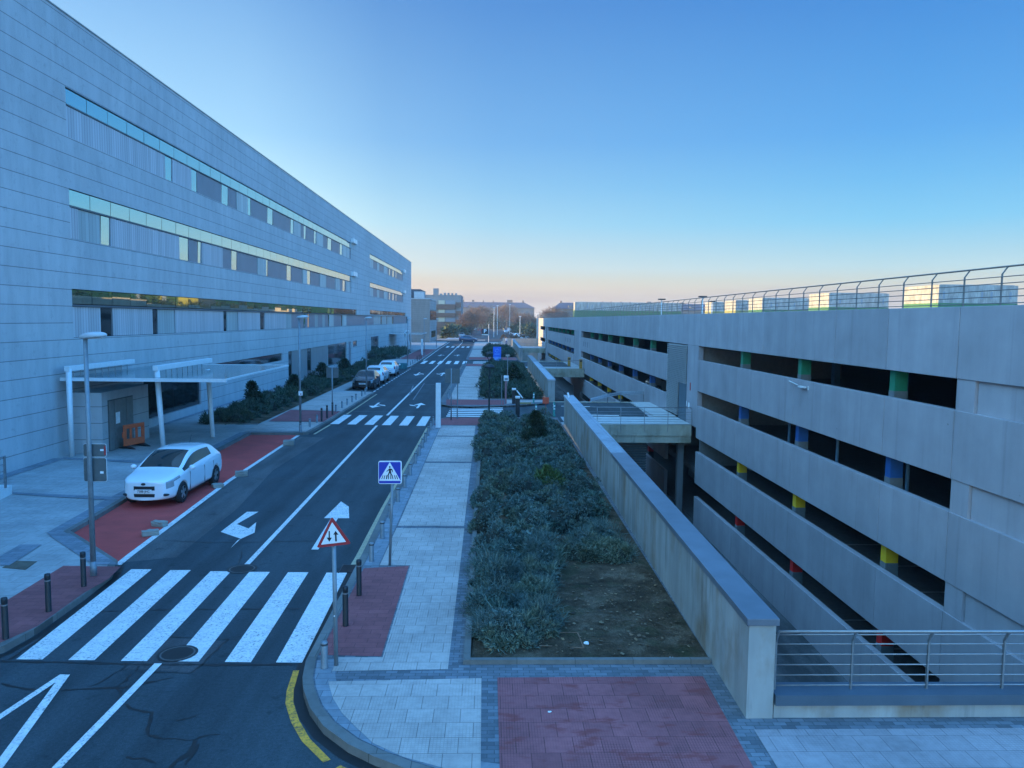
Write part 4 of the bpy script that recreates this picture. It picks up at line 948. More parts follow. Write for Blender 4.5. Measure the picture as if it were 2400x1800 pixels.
# sign backs
def sign_backs(label, name, loc, rects, pole=None, border=SW):
    t = thing(name, label, 'road sign', loc)
    if pole: MB().cyl((loc[0], loc[1], loc[2]), (loc[0], loc[1], pole), .035, n=10).build('pole', STEEL_P, t, True)
    for (x0, z0, x1, z1, mt) in rects:
        o = plate(MB(), rounded([(x0, z0), (x1, z0), (x1, z1), (x0, z1)], .04), loc[1] + .075, .012).build('sign_back', mt, t)
        plate(MB(), rounded([(x0 - .008, z0 - .008), (x1 + .008, z0 - .008), (x1 + .008, z1 + .008), (x0 - .008, z1 + .008)], .045), loc[1] + .083, .006).build('sign_edge', border, o)
    return t
yy = 17.24
def rect(cr, a, b, y): p, q = PY(*cr(*a), y), PY(*cr(*b), y); return (min(p[0], q[0]), min(p[1], q[1]), max(p[0], q[0]), max(p[1], q[1]))
t = sign_backs('pair of dark sign backs clamped to the nearest street lamp', 'sign_pair', (-8.93, 17.24, 2.0), [(*rect(c2, (530, 945), (678, 1026), yy), SGR), (*rect(c2, (531, 1036), (682, 1188), yy), SGR)])
q = MB()
for a, b in (((640, 978), (663, 990)), ((640, 1122), (663, 1137))): r_ = rect(c2, a, b, yy); q.box(r_[0], yy + .058, r_[1], r_[2], yy + .062, r_[3])
q.build('sticker', SW, t)
r_ = rect(c2, (664, 958), (677, 1015), yy); MB().box(r_[0], yy + .0585, r_[1], r_[2], yy + .0625, r_[3]).build('red_edge', SRD, t)
sign_backs('square sign back on a pole at the zebra over the entrance road', 'sign_post', (-2.26, 44.68, PZ), [(-2.62, 2.28, -1.78, 3.12, SGR)], 3.15, SGR)
t = thing('thin_pole', 'thin grey pole right of the square sign back near the white pillar', 'pole', (-1.93, 45.2, PZ)); MB().cyl((-1.93, 45.2, PZ), (-1.9, 45.2, 2.75), .035).build('pole', STEEL_P, t); MB().lathe([(.04, 2.75), (.045, 2.8), (.01, 2.84)], -1.9, 45.2, 10).build('cap', STEEL_P, t)
sign_backs('grey sign back on the pole beside the second left crossing', 'sign_post', (-9.62, 47.0, PZ), [(-9.98, 2.35, -9.25, 2.98, SGR)], 3.0, SGR)
yy = 39.56; t = thing('small_notice', 'small white notice fixed to the second street lamp', 'sign', (-9.75, 39.5, 2)); r_ = rect(w6, (1215, 645), (1268, 702), 39.5); plate(MB(), [(r_[0], r_[1]), (r_[2], r_[1]), (r_[2], r_[3]), (r_[0], r_[3])], 39.5, .01).build('panel', SW, t); plate(MB(), [(r_[0] + .08, r_[1] + .05), (r_[2] - .05, r_[1] + .05), (r_[2] - .05, r_[1] + .1), (r_[0] + .08, r_[1] + .1)], 39.489, .002).build('text_line', SRD, t)
# white pillars
for (x, y, h, w_, lb) in ((-2.78, 41.3, 2.45, .27, 'slim white pillar on the right pavement before the entrance road'), (-11.03, 124.5, 2.65, .3, 'distant slim white pillar on the left pavement')):
    t = thing('white_pillar', lb, 'pillar', (x, y, PZ)); MB().box(x - w_ / 2, y - .12, PZ, x + w_ / 2, y + .12, PZ + h).build('body', WHITE_M, t, bevel=.012); MB().box(x - w_ / 2 - .01, y - .13, PZ, x + w_ / 2 + .01, y + .13, PZ + .05).build('base', STEEL_P, t)
# lanterns
def make_lantern():
    t = thing('lantern_post', 'lantern', 'street lamp', (0, 0, 0)); q = MB()
    MB().lathe([(.09, 0), (.06, .25), (.05, 1.0), (.04, 2.35), (.07, 2.42), (.03, 2.52)], n=12).build('pole', M('dark_green_metal', (.02, .035, .035), .5, .3), t, True)
    for k in range(4):
        a = k * math.pi / 2 + .3; c_, s_ = math.cos(a), math.sin(a)
        q.tube([(c_ * r_, s_ * r_, z_) for r_, z_ in ((.02, 2.48), (.12, 2.60), (.25, 2.80), (.30, 2.98), (.28, 3.08))], .017, 6)
    q.build('frame', BLACK_M, t); MB().lathe([(.31, 3.05), (.31, 3.10), (.27, 3.19), (.16, 3.25), (.02, 3.28)], n=18).build('hood', BLACK_M, t, True)
    return t
ln1 = make_lantern(); KIDS[ln1.name] = kids(ln1); ln1.location = (-.05, 45.3, PZ); ln1['label'] = 'dark open lantern on a post at the near side of the entrance road'; ln1['group'] = 'dark lantern posts'
dup(ln1, (-.05, 62.5, PZ), .4, 'dark open lantern on a post in the second shrub bed', 'dark lantern posts')
# blue totem, parking sign
t = thing('blue_totem', 'bright blue information totem on the right pavement', 'sign', (.9, 103.6, PZ))
MB().box(.36, 103.5, PZ, 1.44, 103.75, .98).build('base', M('light_blue', (.10, .30, .72), .4), t); MB().box(.36, 103.5, .99, 1.44, 103.75, 2.36).build('panel', M('deep_blue', (.005, .13, .62), .4), t)
q = MB()
for k in range(7): a = .5 + k * .8; q.box(.88 + .22 * math.cos(a) - .04, 103.49, 1.85 + .2 * math.sin(a) - .04, .88 + .22 * math.cos(a) + .04, 103.497, 1.85 + .2 * math.sin(a) + .04)
q.box(.55, 103.49, 1.35, 1.25, 103.497, 1.41); q.build('emblem', M('pale_blue', (.15, .42, .85), .4), t)
t = thing('parking_sign', 'black square parking sign with white P on a tall pale pole', 'sign', (-.42, 176, PZ))
MB().cyl((-.42, 176, PZ), (-.42, 176, 4.95), .06).build('pole', WHITE_M, t); MB().box(-2.05, 175.9, 2.72, -.55, 176.1, 3.92).build('panel', SK, t); MB().box(-2.12, 175.88, 2.7, -2.02, 176.1, 3.94).build('red_edge', SRD, t); MB().box(-2.0, 175.9, 2.45, -.6, 176.1, 2.68).build('strip', M('pale_strip', (.6, .58, .5), .5), t)
text_mesh('P', 1.25, SW, 'letter', t, Matrix.Translation((-1.25, 175.88, 3.32)) @ Matrix.Rotation(R(90), 4, 'X'), True)
# entrance posts
for (x, y, lb) in ((1.71, 47.2, 'dark ticket post with pale top on the near side of the entrance road'), (1.68, 53.9, 'dark barrier post with a stub arm on the far side of the entrance road')):
    t = thing('barrier_post', lb, 'barrier post', (x, y, PZ)); h = 1.05 if y < 50 else .95
    MB().box(x - .13, y - .14, PZ - .1, x + .13, y + .14, PZ + h).build('housing', BLACK_M, t, bevel=.02); MB().box(x - .15, y - .16, PZ + h + .005, x + .15, y + .16, PZ + h + .14).build('cap', WHITE_M, t, bevel=.03)
    if y > 50: MB().tube([(x + .18, y - .16, PZ + .95), (x + .62, y - .16, PZ + .40)], .045).build('arm', SW, t); MB().box(x + .4, y - .5, PZ + .02, x + 1.2, y - .35, PZ + .14).build('arm_stop', M('straw_wood', (.30, .22, .10), .8), t)
t = thing('ticket_sign', 'small white sign box on a faded red post by the entrance road', 'sign', (1.1, 53.5, PZ)); MB().box(1.04, 53.45, PZ, 1.16, 53.55, 1.95).build('post', M('faded_red', (.30, .13, .14), .6), t); MB().box(.95, 53.4, 1.75, 1.28, 53.6, 2.12).build('panel', SW, t); MB().box(1.0, 53.385, 1.8, 1.23, 53.4, 1.97).build('notice', STEEL_P, t)
t = thing('thin_pole', 'thin dark pole between the lantern and the red sign post', 'pole', (.8, 52.6, PZ)); MB().cyl((.8, 52.6, 0), (.8, 52.6, 2.2), .025).build('pole', STEEL_P, t)
t = thing('thin_pole', 'pale thin pole standing in the second shrub bed', 'pole', (1.35, 60, PZ)); MB().cyl((1.35, 60, 0), (1.35, 60, 3.2), .04).build('pole', STEEL, t); MB().box(1.2, 59.95, 3.15, 1.5, 60.05, 3.3).build('cap', STEEL, t)
t = thing('red_sign', 'square orange red sign on a thin post by the bridge', 'sign', (3.45, 47.3, PZ)); MB().cyl((3.45, 47.3, 0), (3.45, 47.3, 1.25), .022).build('pole', M('red_pole', (.35, .06, .05), .6), t); MB().box(3.25, 47.26, .85, 3.65, 47.29, 1.25).build('panel', M('orange_red', (.55, .07, .03), .5), t, bevel=.01)
def make_flex():
    t = thing('flexible_post', 'flex', 'delineator post', (0, 0, 0)); gm = M('green_plastic', (.01, .17, .13), .5); MB().lathe([(.12, 0), (.10, .03), (.06, .05), (.055, .78), (.02, .80)], n=12).build('post', gm, t, True)
    for z_ in (.42, .60): MB().lathe([(.056, z_), (.0585, z_ + .01), (.0585, z_ + .09), (.056, z_ + .1)], n=12).build('band', SW, t)
    return t
fx = make_flex(); KIDS[fx.name] = kids(fx); GFX = 'green flexible posts at the car park entrance'
for i, (x, y, lb) in enumerate(((3.12, 54.6, 'green flexible post with white bands on the far side of the entrance'), (2.84, 46.95, 'green flexible post with white bands behind the near shrub bed'), (4.05, 48.3, 'green flexible post by the end of the retaining wall, farther of a pair'), (4.0, 47.4, 'green flexible post by the end of the retaining wall, nearer of a pair'))):
    o = fx if i == 0 else dup(fx, (x, y, .05)); o.location = (x, y, .05); o['label'] = lb; o['group'] = GFX
t = thing('white_rail', 'white barrier rail end resting on the retaining wall end', 'barrier', (4.5, 44.3, 1.66)); MB().tube([(4.45, 43.2, 1.72), (4.55, 44.6, 1.76)], .06).build('arm', SW, t)
t = thing('green_bin', 'teal plastic barrier at the end of the parked cars', 'barrier', (-10.6, 92, PZ)); MB().box(-11.3, 91.6, 0, -9.9, 92, .75).build('panel', M('teal_plastic', (.02, .14, .16), .5), t, bevel=.05); MB().box(-11.1, 91.55, .2, -10.95, 91.6, .6).box(-10.5, 91.55, .2, -10.35, 91.6, .6).build('rib', M('teal_plastic_light', (.03, .2, .22), .5), t)
# left corner: plinth and stair rail
t = thing('stair_plinth', 'pale stone plinth with steel rail at the left frame edge', 'plinth', (-16, 24, PZ))
MB().prism([(-17.85, 16), (-15.45, 16), (-15.5, 24.4), (-15.68, 25.35), (-17.85, 25.35)], PZ, .42).build('plinth', M('pale_stone', (.6, .6, .58), .7, var=.08), t)
q = MB()
for y in (25.1, 23.6, 22.1, 20.6): q.box(-15.63, y - .23, .42, -15.57, y - .17, 1.42)
for z_ in (.62, .98, 1.2): q.cyl((-15.6, 16, z_), (-15.6, 24.9, z_), .014)
q.cyl((-15.6, 16, 1.44), (-15.6, 24.95, 1.44), .025); q.build('rail', STEEL, t)
# orange barrier
bp = [(-16.15, 34.1), (-15.78, 35.15)]
t = thing('plastic_barrier', 'orange plastic pedestrian barrier with black feet by the porch', 'barrier', (*bp[0], PZ)); q = MB(); a, b = Vector((*bp[0], 0)), Vector((*bp[1], 0)); b = a + (b - a).normalized() * 1.2
OR = M('orange_plastic', (.62, .105, .035), .5)
def seg(mb, u0, u1, z0, z1, th=.03):
    p, r_ = a.lerp(b, u0), a.lerp(b, u1); n_2 = Vector((-(b - a).y, (b - a).x, 0)).normalized() * th
    mb.add([(*(p - n_2).xy, z0), (*(r_ - n_2).xy, z0), (*(r_ + n_2).xy, z0), (*(p + n_2).xy, z0), (*(p - n_2).xy, z1), (*(r_ - n_2).xy, z1), (*(r_ + n_2).xy, z1), (*(p + n_2).xy, z1)], [(0, 3, 2, 1), (4, 5, 6, 7), (0, 1, 5, 4), (1, 2, 6, 5), (2, 3, 7, 6), (3, 0, 4, 7)])
seg(q, 0.0, 1, PZ + .12, PZ + .42); seg(q, 0, 1, PZ + .88, PZ + 1.06)
for u0, u1 in ((0, .13), (.30, .39), (.58, .67), (.86, 1.0)): seg(q, u0, u1, PZ + .42, PZ + .88)
seg(q, -.05, 0, PZ + .5, PZ + .75); q.build('panel', OR, t, bevel=.015)
for u in (.12, .85):
    p = a.lerp(b, u); n_2 = Vector((-(b - a).y, (b - a).x, 0)).normalized(); f = MB(); d_ = (b - a).normalized() * .13
    f.add([(*(p - n_2 * .5 - d_ * .4).xy, PZ), (*(p + n_2 * .5 - d_ * .4).xy, PZ), (*(p + n_2 * .5 + d_ * .4).xy, PZ), (*(p - n_2 * .5 + d_ * .4).xy, PZ), (*(p - d_).xy, PZ + .13), (*(p + d_).xy, PZ + .13)], [(0, 1, 2, 3), (0, 4, 1), (1, 4, 5, 2), (2, 5, 3), (3, 5, 4, 0)]); f.build('foot', BLACK_M, t)
# loose kerb stones, litter, board
ST = mat_concrete('loose_stone', (.30, .275, .235), .3)
def chunk(loc, dims, rz, label, seed):
    bm = bmesh.new(); bmesh.ops.create_cube(bm, size=1); bmesh.ops.subdivide_edges(bm, edges=bm.edges[:], cuts=3, use_grid_fill=True); r_ = random.Random(seed)
    for v in bm.verts:
        c_ = Vector(v.co); v.co = Vector((c_.x * dims[0], c_.y * dims[1], (c_.z + .5) * dims[2])) * (1 - .12 * max(0, c_.length - .55)) + Vector([r_.uniform(-.012, .012) for _ in range(3)])
        v.co.z = max(v.co.z, 0)
    me = bpy.data.meshes.new('kerb_block'); bm.to_mesh(me); bm.free(); me.materials.append(ST); o = bpy.data.objects.new('kerb_block', me); COL.objects.link(o); o.location = loc; o.rotation_euler = (0, 0, rz)
    tag(o, label, 'stone block', 'loose stone blocks on the red strip')
for i, ((x, y), d, rz, lb) in enumerate(((G(*c3(1033, 95)), (.42, .2, .15), -.35, 'loose stone block nearer the white car, of the pair on red strip'), (G(*c3(975, 155)), (.42, .2, .15), .55, 'loose stone block nearer the lamp post, of the pair on red strip'),
    (G(*c2(1410, 1225)), (.36, .34, .13), .6, 'stone block lying by the rear wheel of the white car'), (G(*c2(1565, 1150)), (.45, .36, .18), .3, 'stone block on the white edge line just behind the white car'), (G(*w6(1090, 1345)), (.5, .55, .22), .2, 'stone block on the white edge line near the second lamp'))): chunk((x, y, .015), d, rz, lb, i)
def scrap(loc, s, label, seed, mt=SW):
    r_ = random.Random(seed); bm = bmesh.new(); bmesh.ops.create_icosphere(bm, subdivisions=2, radius=1)
    for v in bm.verts: v.co = Vector((v.co.x * s[0], v.co.y * s[1], (v.co.z + 1) * s[2])) * r_.uniform(.7, 1.15)
    me = bpy.data.meshes.new('paper_scrap'); bm.to_mesh(me); bm.free(); me.materials.append(mt); o = bpy.data.objects.new('paper_scrap', me); COL.objects.link(o); o.location = loc; tag(o, label, 'litter')
scrap((*G(*c4(1485, 965), .14), .135), (.09, .06, .02), 'white paper scrap by the corner of the shrub bed edging', 1); scrap((*G(*c4(2140, 860), .14), .135), (.055, .05, .03), 'crumpled white paper beside the wooden board in the bed', 2)
scrap((*G(*c5(1030, 947), .14), .135), (.05, .03, .012), 'small white scrap on bare soil near the retaining wall', 3); scrap((*G(*c5(243, 1297), .13), .127), (.03, .025, .01), 'tiny white scrap on the red grid paving', 4)
t = thing('wooden_tray', 'broken wooden tray half hidden under the nearest shrub', 'tray', (*G(*c5(360, 885), .14), .132)); WD = M('old_wood', (.20, .10, .055), .8, var=.25, scale=9)
bb_ = [G(*c5(*p), .14) for p in ((190, 875), (465, 890), (425, 790), (200, 790))]
for (p, r_) in ((bb_[0], bb_[1]), (bb_[1], bb_[2]), (bb_[2], bb_[3])):
    p, r_ = Vector(p), Vector(r_); n_2 = Vector((-(r_ - p).y, (r_ - p).x)).normalized() * .012; MB().prism([p - n_2, r_ - n_2, r_ + n_2, p + n_2], .132, .172).build('board', WD, t)
MB().prism([Vector(p) for p in bb_], .132, .145).build('base', M('dark_wood', (.05, .035, .03), .9), t)
# ---------------------------------------------------------------- cars
CARW = M('white_car_paint', (.74, .75, .76), .22, 0, var=.02, finevar=.01, coat=.8); CARK = M('black_car_paint', (.02, .022, .026), .25, .2, coat=.8, var=.02); CARS_ = M('silver_car_paint', (.42, .43, .44), .3, .5, coat=.6, var=.02)
CARB = M('blue_car_paint', (.015, .055, .12), .3, .2, coat=.7, var=.02); CARR = M('red_car_paint', (.35, .05, .05), .3, 0, coat=.7, var=.02)
CGL = mat_glass_dark('car_glass', (.012, .018, .018), .05, .8); TYRE = M('tyre', (.015, .015, .016), .8); RIM = M('alloy_rim', (.42, .43, .44), .3, .8); PLAST = M('black_plastic', (.012, .012, .014), .5)
HLT = M('headlight_glass', (.40, .41, .42), .12, .3, coat=.8); TLT = M('tail_light', (.40, .02, .02), .2, coat=.8)
def make_car():
    t = thing('parked_car', 'car', 'car', (0, 0, 0))
    #      u     w    zb   z3   z4   z5    r6          r7           r7b          zt
    S = [(0.02, .45, .25, .44, .53, .68, (.49, .72), (.46, .75), (.42, .77), .785),
         (0.10, .66, .23, .44, .56, .70, (.65, .77), (.58, .81), (.53, .825), .84),
         (0.36, .82, .20, .46, .60, .76, (.80, .84), (.69, .89), (.61, .905), .92),
         (0.70, .875, .18, .50, .68, .82, (.85, .88), (.71, .945), (.63, .96), .98),
         (1.00, .885, .18, .50, .70, .86, (.845, .92), (.775, .975), (.72, 1.00), 1.02),
         (1.48, .885, .18, .50, .70, .88, (.838, .945), (.71, 1.22), (.655, 1.25), 1.275),
         (2.0, .885, .18, .50, .70, .89, (.835, .97), (.65, 1.395), (.595, 1.44), 1.465),
         (2.60, .885, .18, .50, .70, .90, (.835, 1.0), (.64, 1.41), (.58, 1.455), 1.482),
         (3.30, .89, .18, .50, .70, .93, (.825, 1.06), (.64, 1.36), (.575, 1.42), 1.452),
         (3.78, .885, .20, .50, .72, .96, (.80, 1.10), (.66, 1.25), (.56, 1.35), 1.385),
         (4.08, .86, .22, .50, .74, .96, (.75, 1.03), (.66, 1.07), (.58, 1.09), 1.105),
         (4.24, .80, .26, .50, .72, .88, (.72, .93), (.64, .955), (.56, .96), .97),
         (4.30, .60, .30, .48, .64, .76, (.58, .80), (.54, .82), (.48, .83), .84)]
    mats = {'body': 0, 'windshield': 1, 'side_window': 2, 'rear_window': 3, 'headlight': 4, 'grille': 5, 'tail_light': 6, 'lower_grille': 7}
    vs, fs, mi = [], [], []
    def ring(s, sg):
        u, w, zb, z3, z4, z5, r6, r7, r7b, zt = s
        pts = [(w * .80, zb), (w * .97, zb + .09), (w, z3), (w, z4), (w * .985, z5), r6, r7, r7b, (r7b[0] * .55, zt - .004)]
        return [(sg * x, u, z) for x, z in pts]
    idx = {}
    for i, s in enumerate(S):
        for sg in (1, -1):
            idx[i, sg] = []
            for p in ring(s, sg): idx[i, sg].append(len(vs)); vs.append(p)
        idx[i, 'b'] = len(vs); vs.append((0, s[0] - (.03 if i == 0 else 0), s[2])); idx[i, 't'] = len(vs); vs.append((0, s[0] - (.02 if i == 0 else 0), s[9]))
    def face(f, m_): fs.append(f); mi.append(mats[m_])
    n = 9
    for i in range(len(S) - 1):
        for sg in (1, -1):
            A, B = idx[i, sg], idx[i + 1, sg]
            def q(a, b, c, d, m_): face((a, b, c, d) if sg > 0 else (d, c, b, a), m_)
            q(idx[i, 'b'], A[0], B[0], idx[i + 1, 'b'], 'body')
            for k in range(n - 1):
                m_ = 'body'
                if k == 5 and 4 <= i <= 7: m_ = 'side_window'
                if k == 7 and 4 <= i <= 5: m_ = 'windshield'
                if k == 7 and i == 9: m_ = 'rear_window'
                if k in (3, 4) and i == 1: m_ = 'headlight'
                if k == 4 and i == 2: m_ = 'headlight'
                if k in (3, 4) and i == 10: m_ = 'tail_light'
                pass
                q(A[k], A[k + 1], B[k + 1], B[k], m_)
            q(A[n - 1], idx[i, 't'], idx[i + 1, 't'], B[n - 1], 'windshield' if 4 <= i <= 5 else 'rear_window' if i == 9 else 'body')
    for i, fl in ((0, False), (len(S) - 1, True)):
        A, B = idx[i, 1], idx[i, -1]
        for k in range(n - 1):
            m_ = 'grille' if (k == 3 and i == 0) else 'lower_grille' if (k == 1 and i == 0) else 'body'
            f = (B[k], A[k], A[k + 1], B[k + 1]); 
            face(f[::-1] if fl else f, m_)
        f = (B[0], idx[i, 'b'], A[0]); face(f if fl else f[::-1], 'body'); f = (A[n - 1], idx[i, 't'], B[n - 1]); face(f[::-1] if fl else f, 'body')
    me = bpy.data.meshes.new('cage'); me.from_pydata(vs, [], fs)
    for nm in mats: me.materials.append(bpy.data.materials.get('car_' + nm) or bpy.data.materials.new('car_' + nm))
    for p, m_ in zip(me.polygons, mi): p.material_index = m_; p.use_smooth = True
    me.update(); bm = bmesh.new(); bm.from_mesh(me); bmesh.ops.recalc_face_normals(bm, faces=bm.faces); bm.to_mesh(me); bm.free()
    ob = bpy.data.objects.new('cage', me); COL.objects.link(ob); sd = ob.modifiers.new('s', 'SUBSURF'); sd.levels = 2; sd.render_levels = 2
    cut = MB()
    for u in (.86, 3.50):
        for sg in (1, -1): cut.cyl((sg * .60, u, .33), (sg * 1.1, u, .33), .355, n=28)
    co = cut.build('cut', PLAST); bo = ob.modifiers.new('b', 'BOOLEAN'); bo.object = co; bo.operation = 'DIFFERENCE'; bo.solver = 'EXACT'
    dg = bpy.context.evaluated_depsgraph_get(); full = bpy.data.meshes.new_from_object(ob.evaluated_get(dg), preserve_all_data_layers=True, depsgraph=dg)
    bpy.data.objects.remove(ob); bpy.data.objects.remove(co)
    look = {'body': CARW, 'windshield': CGL, 'side_window': CGL, 'rear_window': CGL, 'headlight': HLT, 'grille': PLAST, 'tail_light': TLT, 'lower_grille': PLAST}
    for nm, k in mats.items():
        for sg in ((1, -1) if nm in ('headlight', 'side_window', 'tail_light') else (0,)):
            bm = bmesh.new(); bm.from_mesh(full); bmesh.ops.delete(bm, geom=[f for f in bm.faces if (f.material_index != k and not (nm == 'body' and f.material_index > 7)) or f.calc_center_median().x * sg < 0], context='FACES')
            for f in bm.faces: f.material_index = 0; f.smooth = True
            if not bm.verts: bm.free(); continue
            m2 = bpy.data.meshes.new(nm); bm.to_mesh(m2); bm.free(); m2.materials.append(look[nm]); o = bpy.data.objects.new(nm, m2); COL.objects.link(o); o.parent = t
    for u in (.86, 3.50):
        for sg in (1, -1):
            w = MB(); prof = [(.20, -.10), (.30, -.105), (.325, -.07), (.325, .07), (.30, .105), (.20, .10)]; nn = 28
            v_ = [(sg * .78 + x, u + r_ * math.cos(2 * math.pi * i / nn), .325 + r_ * math.sin(2 * math.pi * i / nn)) for r_, x in prof for i in range(nn)]
            f_ = [(k * nn + i, k * nn + (i + 1) % nn, (k + 1) * nn + (i + 1) % nn, (k + 1) * nn + i) for k in range(5) for i in range(nn)]
            o = w.add(v_, f_).build('wheel', TYRE, t, True)
            h = MB().cyl((sg * .80, u, .325), (sg * .83, u, .325), .205, n=24); h.build('wheel_well', PLAST, o)
            h = MB().cyl((sg * .84, u, .325), (sg * .875, u, .325), .05, n=12)
            for k in range(5):
                a = k * 2 * math.pi / 5 + .3; ca, sa = math.cos(a), math.sin(a); p = lambda r_, s_: (u + ca * r_ - sa * s_, .325 + sa * r_ + ca * s_)
                c_ = [p(.03, -.035), p(.205, -.05), p(.205, .05), p(.03, .035)]; x0, x1 = sg * .845, sg * .868
                h.add([(x0, *q_) for q_ in c_] + [(x1, *q_) for q_ in c_], [(0, 1, 2, 3), (7, 6, 5, 4), (0, 4, 5, 1), (1, 5, 6, 2), (2, 6, 7, 3), (3, 7, 4, 0)])
            for i in range(24):
                a, b = 2 * math.pi * i / 24, 2 * math.pi * (i + 1) / 24; q_ = lambda r_, an, x: (x, u + r_ * math.cos(an), .325 + r_ * math.sin(an))
                h.add([q_(.19, a, sg * .868), q_(.19, b, sg * .868), q_(.215, b, sg * .872), q_(.215, a, sg * .872)], [(0, 1, 2, 3)])
            h.build('rim', RIM, o)
    for sg in (1, -1):
        bm = bmesh.new(); bmesh.ops.create_uvsphere(bm, u_segments=14, v_segments=8, radius=1)
        for v in bm.verts: v.co = Vector((sg * (.98 + .11 * v.co.x), 1.30 + .07 * v.co.y, 1.0 + .075 * v.co.z))
        m2 = bpy.data.meshes.new('wing_mirror'); bm.to_mesh(m2); bm.free(); m2.materials.append(CARW); m2.polygons.foreach_set('use_smooth', [True] * len(m2.polygons)); o = bpy.data.objects.new('wing_mirror', m2); COL.objects.link(o); o.parent = t
        for u in (2.38, 3.2): MB().box(sg * .878, u, .86, sg * .905, u + .16, .885).build('door_handle', CARW, t, bevel=.008)
        q = MB()
        for u in (1.36, 2.5, 3.25): q.box(sg * .872, u, .3, sg * .8885, u + .012, .86)
        q.build('door_gap', PLAST, t)
        MB().box(sg * .70, 2.52, .96, sg * .79, 2.60, 1.0).build('pillar_trim', PLAST, t)
        bm = bmesh.new(); bmesh.ops.create_uvsphere(bm, u_segments=12, v_segments=8, radius=1)
        for v in bm.verts: v.co = Vector((sg * .62 + .13 * v.co.x, .10 + .05 * abs(v.co.x) * 1 + .035 * v.co.y, .40 + .04 * v.co.z))
        m2 = bpy.data.meshes.new('fog_light'); bm.to_mesh(m2); bm.free(); m2.materials.append(PLAST); o = bpy.data.objects.new('fog_light', m2); COL.objects.link(o); o.parent = t
    pl_ = MB().box(-.26, -.05, .475, .26, -.02, .58).build('number_plate', SW, t); text_mesh('7588 JHC', .10, SK, 'plate_text', pl_, Matrix.Translation((.02, -.055, .528)) @ Matrix.Rotation(R(90), 4, 'X'))
    MB().box(-.26, 4.29, .62, .26, 4.325, .73).build('number_plate', SW, t); MB().box(-.5, 4.27, .34, .5, 4.315, .44).build('rear_trim', PLAST, t)
    MB().lathe([(.055, 0), (.055, .012), (.01, .014)], 0, 0, 14).build('badge', PLAST, t).matrix_local = Matrix.Translation((0, -.012, .735)) @ Matrix.Rotation(R(80), 4, 'X') @ Matrix.Diagonal((1.3, .7, 1, 1))
    MB().cyl((0, 3.35, 1.45), (0, 3.5, 1.68), .008, n=6).build('antenna', PLAST, t)
    MB().box(-.72, .5, .16, .72, 3.9, .24).build('underbody', PLAST, t)
    MB().box(-.62, 1.30, 1.08, .62, 1.34, 1.10).build('wiper_cowl', PLAST, t)
    return t
car = make_car(); KIDS[car.name] = kids(car)
for o in list(KIDS[car.name]): KIDS[o.name] = kids(o)
def car_at(src, x, y, rz, label, paint=None, sc=1.0, z=.0, group='cars on the street'):
    c = dup(src, (x, y, z), rz, label, group, sc)
    if paint:
        for ch in kids(c):
            if ch.name.split('.')[0] in ('body', 'wing_mirror', 'door_handle'): ch.material_slots[0].link = 'OBJECT'; ch.material_slots[0].material = paint
    return c
fw, rw = G(425.6, 1177.5, .012), G(502.8, 1134.0, .012)
dv = Vector((rw[0] - fw[0], rw[1] - fw[1])); k_ = dv.length / 2.64; ang = math.atan2(dv.y, dv.x) - math.pi / 2; K = 1.06
off = Matrix.Rotation(ang, 2) @ Vector((.86 * K, .86 * K)); mid = Vector(fw) + dv / 2 - (Matrix.Rotation(ang, 2) @ Vector((.87 * K, 2.18 * K)))
car.location = (mid.x + .14, mid.y, .014); car.rotation_euler = (0, 0, ang); car.scale = (K * .92, K, K)
tag(car, 'white hatchback parked on the red strip facing the camera', 'car', 'cars on the street')
CAR0 = car
car_at(car, -10.65, 64.2, 0, 'dark car parked facing the camera, first of the far parked row', CARK, 1.05)
car_at(car, -10.65, 75.0, math.pi, 'white car between the dark car and the farther white car', CARW, (1.08, 1.12, 1.12))
car_at(car, -10.75, 84.0, math.pi, 'farthest white car of the parked row, seen from behind', CARW, (1.06, 1.05, 1.1))
car_at(car, -3.4, 201.5, math.pi / 2, 'dark blue car crossing at the far junction', CARB, (1.15, 1.12, 1.25))
car_at(car, -9.4, 250, 0, 'distant silver grey car left of the far junction', CARS_, 1.1)
car_at(car, 12.0, 264, math.pi / 2, 'distant white car right of the far junction beside the car park corner', CARW, 1.0)
car_at(car, 7.0, 349, 0, 'distant white car parked on the right of the far street', CARW, 1.1)
car_at(car, -5.6, 386, 0, 'distant pale red car parked on the left of the far street', CARR, 1.0)
car_at(car, -6.8, 640, 0, 'tiny dark car at the far end of the street', CARK, 1.1)
car_at(car, 8.2, 440, 0, 'distant dark car behind the white car on the far right', CARK, 1.1)

